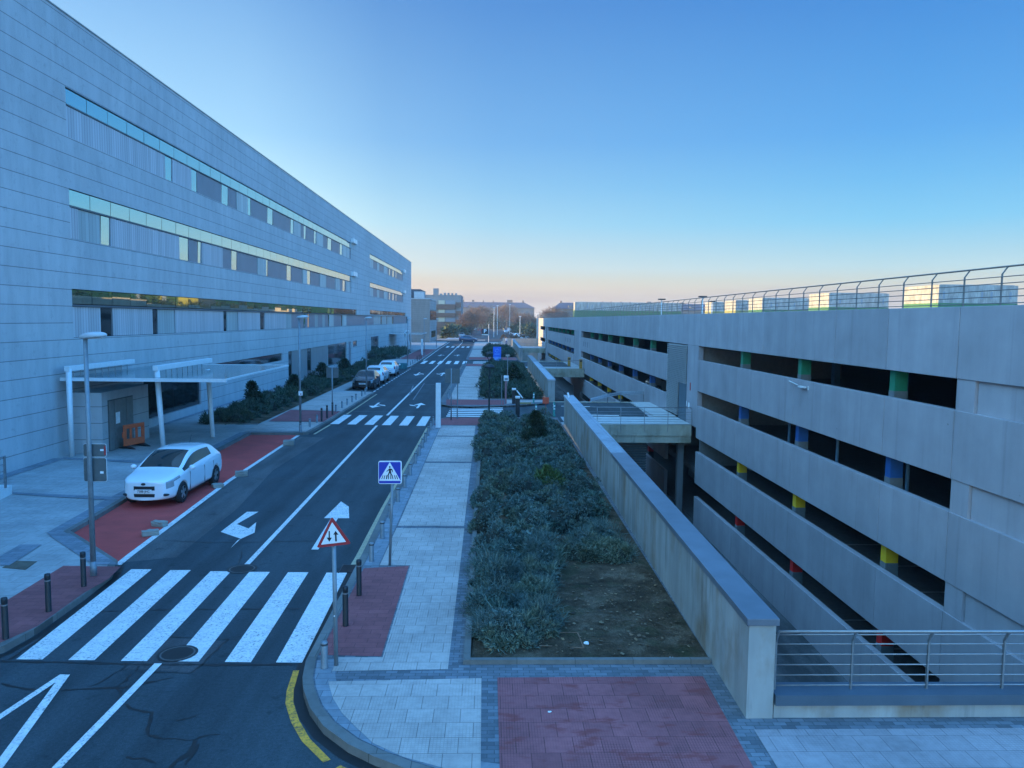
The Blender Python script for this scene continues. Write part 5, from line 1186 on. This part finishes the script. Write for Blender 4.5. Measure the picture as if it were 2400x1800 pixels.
# ---------------------------------------------------------------- shrubs and trees
def blades(n, rx, ry, rz, L, w, rng, up=.5, shell=.55, flat=0.0, c=(0, 0, 0), clump=None):
    """many small leaf blades in clumps filling a dome; returns quads as a (n,4,3) array"""
    m = clump or max(6, min(60, n // 70)); e = rng.normal(size=(m, 3)); e[:, 2] = np.abs(e[:, 2]) * (1 - flat) + .02; e /= np.linalg.norm(e, axis=1)[:, None]
    cr = (shell + (1 - shell) * rng.random(m) ** .5) * (.82 + .3 * rng.random(m)); S = np.array([rx, ry, rz]); cc = e * cr[:, None] * S * .86; size = (.55 + .7 * rng.random(m)) * (rx + ry + rz) / 3 * 1.5 / m ** .5
    k = rng.integers(0, m, n); d = rng.normal(size=(n, 3)); d[:, 2] += .35; d += e[k] * .6; d /= np.linalg.norm(d, axis=1)[:, None]; r = .35 + .65 * rng.random(n) ** .5
    p = cc[k] + d * (r * size[k])[:, None]; p[:, 2] = np.maximum(p[:, 2], .01); a = d * .9 + rng.normal(size=(n, 3)) * .45; a[:, 2] += up * .4; a /= np.linalg.norm(a, axis=1)[:, None]
    s = np.cross(a, rng.normal(size=(n, 3))); s /= np.linalg.norm(s, axis=1)[:, None]
    ll = (L * (.5 + rng.random(n)))[:, None]; ww = (w * (.6 + .8 * rng.random(n)))[:, None]; p = p + np.array(c)
    return np.stack([p - s * ww, p + s * ww, p + a * ll + s * ww * .5, p + a * ll - s * ww * .5], 1)
def quads_mesh(name, q, mat):
    q = q.reshape(-1, 3).astype(np.float32); n = len(q) // 4; me = bpy.data.meshes.new(name); me.vertices.add(len(q)); me.vertices.foreach_set('co', q.ravel())
    me.loops.add(4 * n); me.loops.foreach_set('vertex_index', np.arange(4 * n, dtype=np.int32)); me.polygons.add(n); me.polygons.foreach_set('loop_start', np.arange(0, 4 * n, 4, dtype=np.int32)); me.update(calc_edges=True); me.materials.append(mat); return me
def obj_of(name, me, parent=None, loc=(0, 0, 0)):
    o = bpy.data.objects.new(name, me); COL.objects.link(o); o.parent = parent; o.location = loc; return o
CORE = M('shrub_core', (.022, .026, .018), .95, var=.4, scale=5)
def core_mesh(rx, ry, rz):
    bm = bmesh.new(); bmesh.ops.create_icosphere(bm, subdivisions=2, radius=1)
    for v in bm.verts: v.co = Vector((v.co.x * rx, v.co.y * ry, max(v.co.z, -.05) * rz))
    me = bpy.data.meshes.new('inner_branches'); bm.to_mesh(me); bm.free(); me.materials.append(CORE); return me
def bush_proto(i):
    rng = np.random.default_rng(20 + i); q = np.concatenate([blades(7000, .64, .64, .64, .06, .009, rng, .4, .6, clump=46), blades(1200, .66, .66, .68, .15, .0045, rng, 1.0, .85)])
    return quads_mesh('foliage', q, SHRUB), core_mesh(.5, .5, .46)
BP = [bush_proto(i) for i in range(3)]
near = [(.35, 13.75, 1.0, .85, 'nearest grey green shrub at the corner of the near bed'), (.95, 14.15, .8, .8, 'small grey green shrub above the wooden tray'), (.15, 15.0, .95, .9, 'grey green shrub touching the bed edging, second from the corner'), (.85, 15.5, .85, .85, 'grey green shrub left of the bare soil, in the second row'), (.2, 16.3, .95, 1, 'grey green shrub along the bed edging, third from the corner'), (1.05, 16.6, .9, .9, 'grey green shrub bordering the bare soil, in the third row'),
        (.25, 17.7, 1.05, 1, 'grey green shrub on the bed edging, fourth from the corner'), (1.2, 17.9, 1.0, .95, 'grey green shrub beside the upper left of the bare soil'), (2.35, 18.7, 1.0, .9, 'grey green shrub spreading over the top of the bare soil'), (3.1, 18.5, .85, .8, 'grey green shrub between the bare soil and the retaining wall'), (2.9, 19.6, .95, .9, 'grey green shrub close to the retaining wall, behind the bare soil')]
for i, (x, y, s, sz, lb) in enumerate(near):
    t = thing('shrub', lb, 'shrub', (x, y, PZ + .01), 'grey green shrubs at the open end of the near bed'); t.rotation_euler = (0, 0, i * 1.3); t.scale = (s, s, sz); obj_of('foliage', BP[i % 3][0], t); obj_of('inner_branches', BP[i % 3][1], t)
def cover(name, label, spots, mat, n, L, w, seed, coresc=.8):
    rng = np.random.default_rng(seed); Q = []; cb = MB()
    for (x, y, r_, h) in spots:
        Q.append(blades(n, r_, r_, h, L, w, rng, .6, .6, .15, (x, y, PZ)));
        k = 9
        for a, b, z0, z1 in ((.9, .75, 0, .45), (.75, .3, .45, .72)):
            vs = [(x + r_ * coresc * f * math.cos(2 * math.pi * j / k), y + r_ * coresc * f * math.sin(2 * math.pi * j / k), PZ + h * z) for f, z in ((a, z0), (b, z1)) for j in range(k)]
            cb.add(vs, [(j, (j + 1) % k, (j + 1) % k + k, j + k) for j in range(k)] + ([tuple(range(k, 2 * k))] if b == .3 else []))
    o = obj_of(name, quads_mesh(name, np.concatenate(Q), mat)); tag(o, label, 'shrubs', None, 'stuff'); cb.build('inner_branches', CORE, o); return o
r = random.Random(5)
def spots(x0, x1, y0, y1, st, rr, hh, skip=None):
    out = []; y = y0
    while y < y1:
        x = x0
        while x <= x1:
            p = (x + r.uniform(-.25, .25) * st, y + r.uniform(-.3, .3) * st)
            if not (skip and skip(*p)): out.append((*p, rr * r.uniform(.75, 1.2), hh * r.uniform(.6, 1.2)))
            x += st
        y += st
    return out
cover('shrub_cover', 'dense grey green shrubs filling the near bed up to the entrance road', spots(.15, 3.3, 19.0, 30, .92, .60, .76, lambda x, y: (x > 1.6 and y < 20.3) or abs(y - 24.6 - .2 * math.sin(x * 3)) < .35 or r.random() < .07), SHRUB, 3600, .07, .012, 1)
cover('shrub_cover', 'farther half of the near shrub bed before the entrance road', spots(.05, 3.55, 30.6, 44.6, 1.0, .66, .78, lambda x, y: abs(y - 36.6) < .4 or r.random() < .06), SHRUB, 2300, .09, .016, 2)
cover('shrub_cover', 'green shrubs filling the second bed beyond the entrance road', spots(.1, 3.5, 57.8, 96, 1.0, .74, .8), HEDGE, 700, .16, .024, 3)
cover('shrub_cover', 'dark shrubs in the farthest bed', spots(.1, 3.6, 122, 151, 1.3, .95, 1.0), HEDGE, 350, .25, .045, 4)
cover('hedge_cover', 'long dark green hedge bed in front of the long building', spots(-15.0, -13.35, 43, 100, .95, .70, .80), HEDGE, 1100, .15, .02, 5)
cover('hedge_cover', 'dark bushes before the far entrance of the long building', spots(-17.3, -14.3, 112, 134, 1.3, .95, 1.0), HEDGE, 300, .25, .04, 6)
def conifer(label, x, y, h, w, n=2600, mat=DKLEAF, name='evergreen_shrub', cat='shrub', L=.12, ww=.014, group=None):
    rng = np.random.default_rng(int(x * 50 + y * 9) % 1000); t = thing(name, label, cat, (x, y, PZ), group); Q = []
    for k in range(16):
        f = rng.random() ** 1.1; rr = w * (1 - f) ** .8 * .55 + .05 * h; a = rng.random() * 6.3; d = w * .42 * (1 - f)
        Q.append(blades(n // 16, rr, rr, rr * 1.0, L, ww, rng, .8, .4, 0, (d * math.cos(a), d * math.sin(a), h * (.08 + .82 * f) - rr * .3)))
    obj_of('foliage', quads_mesh('foliage', np.concatenate(Q), mat), t); MB().cyl((x, y, PZ), (x, y, PZ + h * .8), .03 * h ** .5, .01, 6).build('trunk', BARK, t)
conifer('dark upright evergreen rising out of the near shrub bed', 2.1, 35.2, 1.85, .8, 5000)
conifer('dark evergreen in the second bed behind the barrier post', 2.0, 66, 2.1, 1.6, 3000, L=.2, ww=.03)
conifer('yellow green plant low in the middle of the near shrub bed', 2.0, 26.2, .85, .9, 2500, mat_leaf('yellow_green_leaves', (.05, .075, .02), (.10, .13, .04)))
for x, y, h, w, lb in ((-14.9, 48.3, 1.9, .9, 'spindly dark evergreen at the near end of the left hedge'), (-14.6, 57.5, 1.7, 1.1, 'dark evergreen in the left hedge behind the second street lamp'), (-14.6, 67, 2.0, 1.5, 'dark evergreen in the left hedge near the brown shutters'), (-14.5, 77, 1.9, 1.6, 'dark evergreen in the left hedge before the large dark window')): conifer(lb, x, y, h, w, 2600, L=.18, ww=.025)
# bare trees down the far street
def bare_proto(i):
    rr = random.Random(50 + i); mb = MB(); tr = MB()
    def grow(p, d, L, r_, lev):
        q = p + d * L; (tr if lev < 2 else mb).cyl(p, q, r_, r_ * .62, 5 if lev < 2 else 3, False)
        if lev >= 5: return
        for _ in range(3 if lev else 5):
            a = Vector([rr.gauss(0, 1) for _ in range(3)]).normalized(); nd = (d + a * (.55 if lev else .42)).normalized(); nd.z = abs(nd.z) * .8 + .15; nd.normalize()
            grow(p + d * L * rr.uniform(.55, 1), nd, L * rr.uniform(.55, .8), max(r_ * .58, .004), lev + 1)
    grow(Vector((0, 0, 0)), Vector((0, 0, 1)), .26, .022, 0)
    return tr, mb
protos_t = []
for i in range(3):
    t = thing('bare_tree', 'bare', 'tree', (0, 0, 0)); a, b = bare_proto(i); a.build('trunk', BARK, t); rng = np.random.default_rng(80 + i); qs = blades(1100, .30, .30, .42, .12, .003, rng, .8, .3, 0, (0, 0, .5), 40); b.add(qs.reshape(-1, 3).tolist(), [tuple(range(4 * j, 4 * j + 4)) for j in range(len(qs))]); b.build('crown', TWIG, t); KIDS[t.name] = kids(t); protos_t.append([t, True])
def tree_at(i, px, top, Y, label, wid=1.0):
    x = PY(px, 749, Y)[0]; H_ = PY(px, top, Y)[1]; p = protos_t[i % 3]
    if p[1]: o = p[0]; p[1] = False; o.location = (x, Y, 0)
    else: o = dup(p[0], (x, Y, 0), i * 1.1)
    o.location = (x, Y, 0); o.scale = (H_ * .85 * wid, H_ * .85 * wid, H_ * .92); o['label'] = label; o['group'] = 'bare trees along the far street'
LB = 'bare reddish brown tree on the left side of the far street'; RB = 'bare grey brown tree on the right side of the far street'; MBl = 'bare tree in the middle distance between the two tall lamp columns'
for i, (px, top, Y, lb) in enumerate(((1088, 728, 290, LB), (1098, 722, 330, LB), (1110, 713, 400, LB), (1122, 708, 430, LB), (1132, 710, 470, LB), (1143, 715, 520, LB), (1105, 725, 300, LB), (1118, 722, 350, LB), (1094, 732, 340, LB), (1128, 728, 390, LB),
        (1176, 706, 480, MBl), (1188, 704, 500, MBl), (1198, 710, 520, MBl), (1212, 724, 420, RB), (1224, 728, 390, RB), (1234, 732, 350, RB), (1246, 735, 330, RB), (1256, 738, 300, RB), (1240, 728, 420, RB), (1218, 735, 330, RB),
        (1280, 716, 330, 'bare sunlit tree behind the far corner of the car park, leftmost of three'), (1296, 710, 345, 'bare sunlit tree behind the far corner of the car park, tallest of three'), (1316, 717, 350, 'bare tree behind the car park near the dark roof, rightmost of three'))): tree_at(i, px, top, Y, lb, 1.25)
def far_green(name, label, X0, X1, Y0, Y1, h, n, seed, z0=0):
    rng = np.random.default_rng(seed); Q = []
    for _ in range(n):
        x, y = rng.uniform(X0, X1), rng.uniform(Y0, Y1); rr = rng.uniform(.5, 1) * h * .55; Q.append(blades(160, rr, rr, rr * 1.2, .9, .25, rng, .3, .4, 0, (x, y, z0 + rng.uniform(0, .35) * h)))
    o = obj_of(name, quads_mesh(name, np.concatenate(Q), HEDGE)); return tag(o, label, 'trees' if h > 4 else 'hedge', None, 'stuff')
far_green('far_hedge', 'dark green hedge on the left of the far street', -14.5, -10.5, 245, 420, 4.2, 90, 1); far_green('far_hedge', 'dark green bushes on the right of the far street', 10.5, 26, 275, 430, 4.5, 110, 2)
far_green('far_trees', 'dark evergreens in the distance at the end of the street', -16, 30, 520, 600, 9, 110, 3)
conifer('dark green round tree in the middle of the far street scene', 0.6, 480, 9.5, 7, 3000, HEDGE, 'round_tree', 'tree', 1.0, .3)
# trees on open ground behind the car park, seen mirrored in the glass band
rng = np.random.default_rng(9); far_green('park_trees', 'low dark trees before the long clad block behind the roof railing', 42, 60, 262, 342, 7.0, 60, 41)
for gi in range(5):
    Y0 = (130, 240, 320, 410, 540)[gi]; far_green('park_trees', ('low dark trees behind the car park roof, nearest row', 'low dark trees behind the car park roof, second row', 'low dark trees behind the car park roof, third row', 'low dark trees behind the car park roof, fourth row', 'low dark trees behind the car park roof, last row')[gi], 62, 75, Y0, Y0 + 70, 8.0, 60, 30 + gi)

c_ = car_at(car, 17.2, 63.0, math.pi / 2, 'pale car parked inside the car park behind a blue column', CARS_, 1.0, .15); c_ = car_at(car, 17.0, 26.5, -math.pi / 2, 'dark car parked inside the car park on the blue level', CARK, 1.0, .15)
rng = np.random.default_rng(404); q = []
for _ in range(700):
    x, y = rng.uniform(.0, 3.75), rng.uniform(12.95, 19.5); L_ = rng.uniform(.012, .035); a = rng.uniform(0, 6.3); u = np.array([math.cos(a), math.sin(a), rng.uniform(-.2, .3)]) * L_; v = np.array([-math.sin(a), math.cos(a), rng.uniform(-.3, .3)]) * L_ * rng.uniform(.4, 1); c0 = np.array([x, y, PZ + .075]); q.append(np.stack([c0 - u - v, c0 + u - v, c0 + u + v, c0 - u + v]))
tag(obj_of('leaf_litter', quads_mesh('leaf_litter', np.array(q), mat_leaf('dead_leaves', (.05, .03, .02), (.26, .17, .10)))), 'dead leaves scattered over the bare soil of the near bed', 'leaves', None, 'stuff')
# ---------------------------------------------------------------- buildings in the distance
t = thing('stone_annex', 'brown grey stone building just beyond the long building', 'building', (-25, 194, 0))
MB().box(-46, 194, 0, -15.3, 217, 10.9).build('wall', FACADE2, t)
MB().box(-15.31, 194.4, .3, -15.24, 216.8, 5.6).box(-15.31, 194.02, 8.4, -15.24, 216.9, 10.7).build('side_cladding', mat_facade('annex_side', (.30, .285, .275)), t)
MB().box(-15.3, 195.5, 5.8, -15.22, 216.5, 8.1).box(-15.3, 199, 1.2, -15.22, 214, 2.9).build('side_window', GLASS_K, t)
MB().box(-46, 193.9, 10.9, -15.2, 217.1, 11.15).build('parapet', FACADE, t); MB().box(-44, 200, 11.15, -18.2, 216, 13.6).build('roof_storey', M('dark_slate_roof', (.05, .055, .07), .7), t)
MB().box(-19.5, 197, 11.15, -17.0, 200.5, 12.9).build('roof_box', FACADE, t)
t = thing('apartment_block', 'apartment block with brown balcony bands beyond the junction', 'building', (-17, 300, 0))
LW = M('pale_render', (.20, .195, .20), .8, var=.08, scale=.3); BR = M('brown_cladding', (.11, .065, .05), .7, var=.15, scale=.3); WN = M('warm_lit_window', (.45, .40, .30), .7)
MB().box(-60, 300, 0, -11.6, 325, 15.0).build('wall', LW, t)
for z0, z1 in ((9.8, 11.6), (6.8, 8.3), (2.5, 4.9)): MB().box(-60, 299.1, z0, -13.6, 299.9, z1).build('balcony_band', BR, t); MB().box(-13.55, 299.3, z0 + .9, -11.5, 299.95, z1 + .9).build('corner_band', BR, t)
MB().box(-60, 299.6, 0, -13.6, 299.95, 2.3).build('balcony_band', BR, t)
for z0, z1 in ((11.75, 13.2), (8.4, 9.7), (5.0, 6.7)): MB().box(-20.2, 299.6, z0, -17.8, 299.95, z1).build('lit_window', WN, t); MB().box(-17.5, 299.7, z0, -13.8, 299.96, z1).build('window', M('blue_grey_window', (.16, .2, .25), .3), t)  # warm panes: the light in these windows is put into their colour
MB().box(-60, 299.9, 15.0, -11.5, 325, 15.3).build('roof', LW, t)
q = MB()
for x, w_, h in ((-22.5, 2, 2.6), (-18.4, .8, .9), (-17, .8, .9), (-15.5, .7, .8), (-14, .7, .8), (-20, .9, .6)): q.box(x, 303, 15.3, x + w_, 305, 15.3 + h)
q.build('chimney', LW, t)
ROOF = M('slate_roof', (.055, .06, .08), .75, var=.15, scale=.3); BRK = M('brick_wall', (.20, .12, .09), .85, var=.2, scale=.2); RND = M('cream_wall', (.15, .13, .12), .8, var=.12, scale=.2)
def hip_house(label, x0, x1, y0, y1, ze, zr, hl, hr, wall, chim):
    t = thing('roofed_building', label, 'building', ((x0 + x1) / 2, y0, 0)); MB().box(x0 + 1, y0 + 1, 0, x1 - 1, y1 - 1, ze).build('wall', wall, t); ym = (y0 + y1) / 2
    MB().add([(x0, y0, ze), (x1, y0, ze), (x1, y1, ze), (x0, y1, ze), (x0 + hl, ym, zr), (x1 - hr, ym, zr)], [(0, 1, 5, 4), (1, 2, 5), (2, 3, 4, 5), (3, 0, 4), (3, 2, 1, 0)]).build('roof', ROOF, t)
    q = MB()
    for x, w_, h in chim: q.box(x - w_ / 2, ym - 1, zr - 2, x + w_ / 2, ym + 1, zr + h)
    q.build('chimney', BRK, t); q = MB()
    n = int((x1 - x0) / 4)
    for k in range(n):
        for z in np.arange(2, ze - 2, 3.2): q.box(x0 + 2.5 + k * 4, y0 + .9, z, x0 + 4.2 + k * 4, y0 + 1.02, z + 1.6)
    q.build('window', M('dull_window', (.08, .09, .11), .3), t); q = MB()
    for k in range(int((x1 - x0 - hl - hr) / 9)): q.box(x0 + hl + 4 + 9 * k, y0 + 2, ze + .2, x0 + hl + 6 + 9 * k, y0 + 5, ze + 1.9)
    q.build('dormer', RND, t)
hip_house('long slate roofed building behind the bare trees at the end of the street', -46, 36, 620, 650, 15.5, 20.2, 6, 8.5, RND, [(-34, 1, 3.2), (-31, 1, 2.2), (-22.5, 1, 1.6), (-14.5, 1.8, 1.6), (-6, .8, 1.4), (2, .8, 1.4), (15.5, 4.5, 2.0), (26.5, 1.2, 1.7)])
hip_house('slate roofed building behind the far end of the car park', 36.5, 140, 450, 475, 12.8, 16.6, 5, 8, RND, [(42, 1, 1), (67, .8, .9), (72, .8, .9), (78, .9, .9), (83.5, .7, .9), (95, 2.6, 1.1), (115, 2.4, .8)])
MBB = NT('hospital_panel').set(.6, .1, .4)
_p = MBB.pos(); _sp = MBB.n('ShaderNodeSeparateXYZ'); MBB.l(_p, _sp.inputs[0]); _a = MBB.n('ShaderNodeMath', operation='ADD'); MBB.l(_sp.outputs[0], _a.inputs[0]); MBB.l(_sp.outputs[1], _a.inputs[1])
_c = MBB.n('ShaderNodeCombineXYZ'); MBB.l(_a.outputs[0], _c.inputs[0]); MBB.l(_sp.outputs[2], _c.inputs[1]); _b = MBB.n('ShaderNodeTexBrick'); MBB.l(_c.outputs[0], _b.inputs['Vector']); _b.offset = .5
for nm, v_ in (('Color1', (.28, .275, .26, 1)), ('Color2', (.35, .34, .315, 1)), ('Mortar', (.27, .265, .255, 1))): _b.inputs[nm].default_value = v_
_b.inputs['Scale'].default_value = 1; _b.inputs['Brick Width'].default_value = .55; _b.inputs['Row Height'].default_value = 3.1; _b.inputs['Mortar Size'].default_value = .05
MBB.col(MBB.mix(_b.outputs[0], MBB.ramp(MBB.noise(MBB.map(_c.outputs[0], (.9, .3, 1)), 1.0, 3), [(.4, .72), (.62, 1.1)]))); PANH = MBB.m
GRB = M('green_base', (.035, .13, .05), .6, var=.1, scale=.3); YGB = M('yellow_green_base', (.26, .25, .06), .6, var=.1, scale=.3)
def block(label, px0, pxc, px1, py, X, zb=10.9, green=GRB):
    Yc, zt = PX(pxc, py, X); Yb = PX(px0, py, X)[0]; Xr = PY(px1, py, Yc)[0]
    t = thing('hospital_block', label, 'building', (X, Yc, 0)); MB().box(X, Yc, zb, Xr, Yb, zt).build('wall', PANH, t); MB().box(X - .05, Yc - .05, 0, Xr + .05, Yb + .05, zb).build('base', green, t); MB().box(X + .5, Yc + .5, zt, Xr - .5, Yb - .5, zt + .15).build('roof', STEEL, t)
    q = MB(); rr = random.Random(int(Yc))
    for k in range(int((Xr - X) / 2.2)):
        if rr.random() < .6: q.box(X + 1 + 2.2 * k, Yc - .03, zb + 1.0, X + 1.5 + 2.2 * k, Yc + .05, zb + 2.6)
    if q.v: q.build('window', M('blue_grey_window', (.1, .12, .15), .3), t)
block('nearest pale clad block with green base above the car park roof', 2120.8, 2201.4, 2387, 667.6, 102)
block('second pale clad block with green base above the car park roof', 1897, 1943.6, 2083.9, 686.8, 102)
block('third pale clad block above the car park railing', 1755.5, 1787, 1896.5, 698.4, 102)
block('fourth pale clad block above the car park railing', 1699.5, 1724.8, 1754.8, 704, 102, 10.9, YGB)
block('fifth and smallest pale clad block above the car park railing', 1653, 1671, 1698, 708, 102, 10.9, YGB)
block('long pale clad block with green base behind the far part of the roof railing', 1344.3, 1347.6, 1597.5, 708, 38, 10.6)
t = thing('hospital_block', 'pale block cut by the right frame edge behind the car park railing', 'building', (123, 205, 0)); MB().box(123, 205, 0, 150, 225, 11.2).build('wall', PANH, t)
# roof deck lamps, tall columns far down the street
for px, py, X, lb in ((1551, 703, 22, 'pale lamp post on the car park roof before the long clad block'), (1647, 697, 24, 'lamp post on the car park roof, middle of three'), (1669, 708, 33, 'lamp post on the car park roof by the smallest clad block')):
    Y, z = PX(px, py, X); t = thing('roof_lamp', lb, 'lamp post', (X, Y, 5.45), 'lamp posts on the car park roof'); MB().cyl((X, Y, 5.45), (X, Y, z), .07).build('pole', WHITE_M, t); MB().box(X - .45, Y - .2, z, X + .45, Y + .2, z + .16).build('lamp_head', PLAST, t)
for px, py, Y, lb in ((1158, 722, 264, 'tall pale lamp column beyond the junction, left of two'), (1166, 717, 300, 'tall pale lamp column beyond the junction, right of two'), (1195, 714, 320, 'tall lamp column far down the street on the right'), (1219, 742, 262, 'slim lamp column at the right far pavement')):
    X, z = PY(px, py, Y); t = thing('lamp_column', lb, 'street lamp', (X, Y, 0), 'tall lamp columns beyond the junction'); MB().cyl((X, Y, 0), (X, Y, z), .085, .06).build('pole', WHITE_M, t); MB().box(X - .4, Y - .2, z, X + .4, Y + .2, z + .16).build('lamp_head', WHITE_M, t)
# far street dressing
struct(MB().prism([(-13.5, 233), (-9.3, 233), (-9.3, 700), (-13.5, 700)], -.03, .1), 'pavement', M('far_paving', (.36, .35, .34), .8, var=.1, scale=.2)); struct(MB().prism([(9.3, 233), (13.5, 233), (13.5, 700), (9.3, 700)], -.03, .1), 'pavement', MATS['far_paving'])
struct(MB().prism([(-70, 218), (-1.5, 218), (-1.5, 226), (-70, 226)], -.03, .08).prism([(3, 206), (60, 206), (60, 214), (3, 214)], -.03, .08), 'junction_island', M('sun_tinted_paving', (.38, .28, .23), .85, var=.15, scale=.3))  # pinkish tint is low sunlight painted into the paving colour
t = thing('far_hedge_row', 'low brown hedge at the far edge of the junction', 'hedge', (10, 235, 0)); rng = np.random.default_rng(77); obj_of('foliage', quads_mesh('foliage', np.concatenate([blades(220, 1.1, 1.1, 1.3, .3, .06, rng, c=(x, 0, 0)) for x in np.arange(-6, 26, 1.1)]), mat_leaf('brown_leaves', (.06, .045, .03), (.11, .085, .05))), t)
# ---------------------------------------------------------------- people, far away
SKIN = M('skin', (.42, .27, .2), .6); 
def person(label, loc, rz, top, legs, hair, step=.22):
    J = [(0, 0, .95), (0, .01, 1.18), (0, 0, 1.42), (0, -.01, 1.52), (0, -.03, 1.66), (0, -.03, 1.74), (.10, 0, .90), (.11, -step * .5, .50), (.11, step * .4, .09), (.11, step * .4 - .17, .04), (-.10, 0, .90), (-.11, step * .1, .5), (-.11, -step, .09), (-.11, -step - .17, .04),
         (.17, 0, 1.40), (.24, .06, 1.15), (.23, -.08, .92), (.22, -.12, .82), (-.17, 0, 1.40), (-.24, -.03, 1.15), (-.23, .07, .92), (-.22, .09, .82)]
    E_ = [(0, 1), (1, 2), (2, 3), (3, 4), (4, 5), (0, 6), (6, 7), (7, 8), (8, 9), (0, 10), (10, 11), (11, 12), (12, 13), (2, 14), (14, 15), (15, 16), (16, 17), (2, 18), (18, 19), (19, 20), (20, 21)]
    rad = [(.15, .11), (.15, .11), (.15, .10), (.055, .055), (.085, .10), (.075, .09), (.09, .09), (.06, .065), (.045, .045), (.04, .03), (.09, .09), (.06, .065), (.045, .045), (.04, .03), (.065, .065), (.045, .045), (.035, .035), (.03, .035), (.065, .065), (.045, .045), (.035, .035), (.03, .035)]
    me = bpy.data.meshes.new('person'); me.from_pydata(J, E_, []); o = bpy.data.objects.new('person', me); COL.objects.link(o)
    sk = o.modifiers.new('skin', 'SKIN'); o.modifiers.new('sub', 'SUBSURF').levels = 1
    for v, r_ in zip(me.skin_vertices[0].data, rad): v.radius = r_
    me.skin_vertices[0].data[0].use_root = True
    dg = bpy.context.evaluated_depsgraph_get(); m2 = bpy.data.meshes.new_from_object(o.evaluated_get(dg)); bpy.data.objects.remove(o)
    m2.materials.clear(); [m2.materials.append(x) for x in (SKIN, top, legs, hair, PLAST)]
    for p in m2.polygons:
        c = p.center; p.use_smooth = True; p.material_index = 3 if (c.z > 1.70 or (c.z > 1.6 and c.y > .01)) else 0 if c.z > 1.49 or (abs(c.x) > .19 and c.z < .88) else 1 if c.z > .98 or abs(c.x) > .19 else 2 if c.z > .1 else 4
    o = bpy.data.objects.new('person', m2); COL.objects.link(o); o.location = loc; o.rotation_euler = (0, 0, rz); tag(o, label, 'person')
person('person in a white top and blue jeans walking by the farthest bed', (4.1 - .4, 181, PZ), .4, M('white_cloth', (.65, .65, .66), .9), M('jeans', (.04, .07, .2), .9), M('dark_hair', (.02, .015, .012), .8))
person('person in dark clothes walking on the far left pavement', (-11.8, 440, .1), 3.0, M('dark_cloth', (.02, .025, .03), .9), M('dark_trousers', (.015, .018, .025), .9), MATS['dark_hair'])

# ---------------------------------------------------------------- thin evening haze in the air
hz = NT('haze_air'); hz.t.nodes.remove(hz.b); pv = hz.t.nodes.new('ShaderNodeVolumePrincipled'); pv.inputs['Color'].default_value = (.86, .84, .84, 1); pv.inputs['Density'].default_value = HAZE; pv.inputs['Anisotropy'].default_value = .1
hz.l(pv.outputs[0], hz.out.inputs['Volume'])
h_ = MB().box(-4100, -500, -6.8, 4100, 4100, 24.5).build('haze', hz.m); h_['kind'] = 'stuff'; h_['label'] = 'thin pale evening haze over the far end of the street'
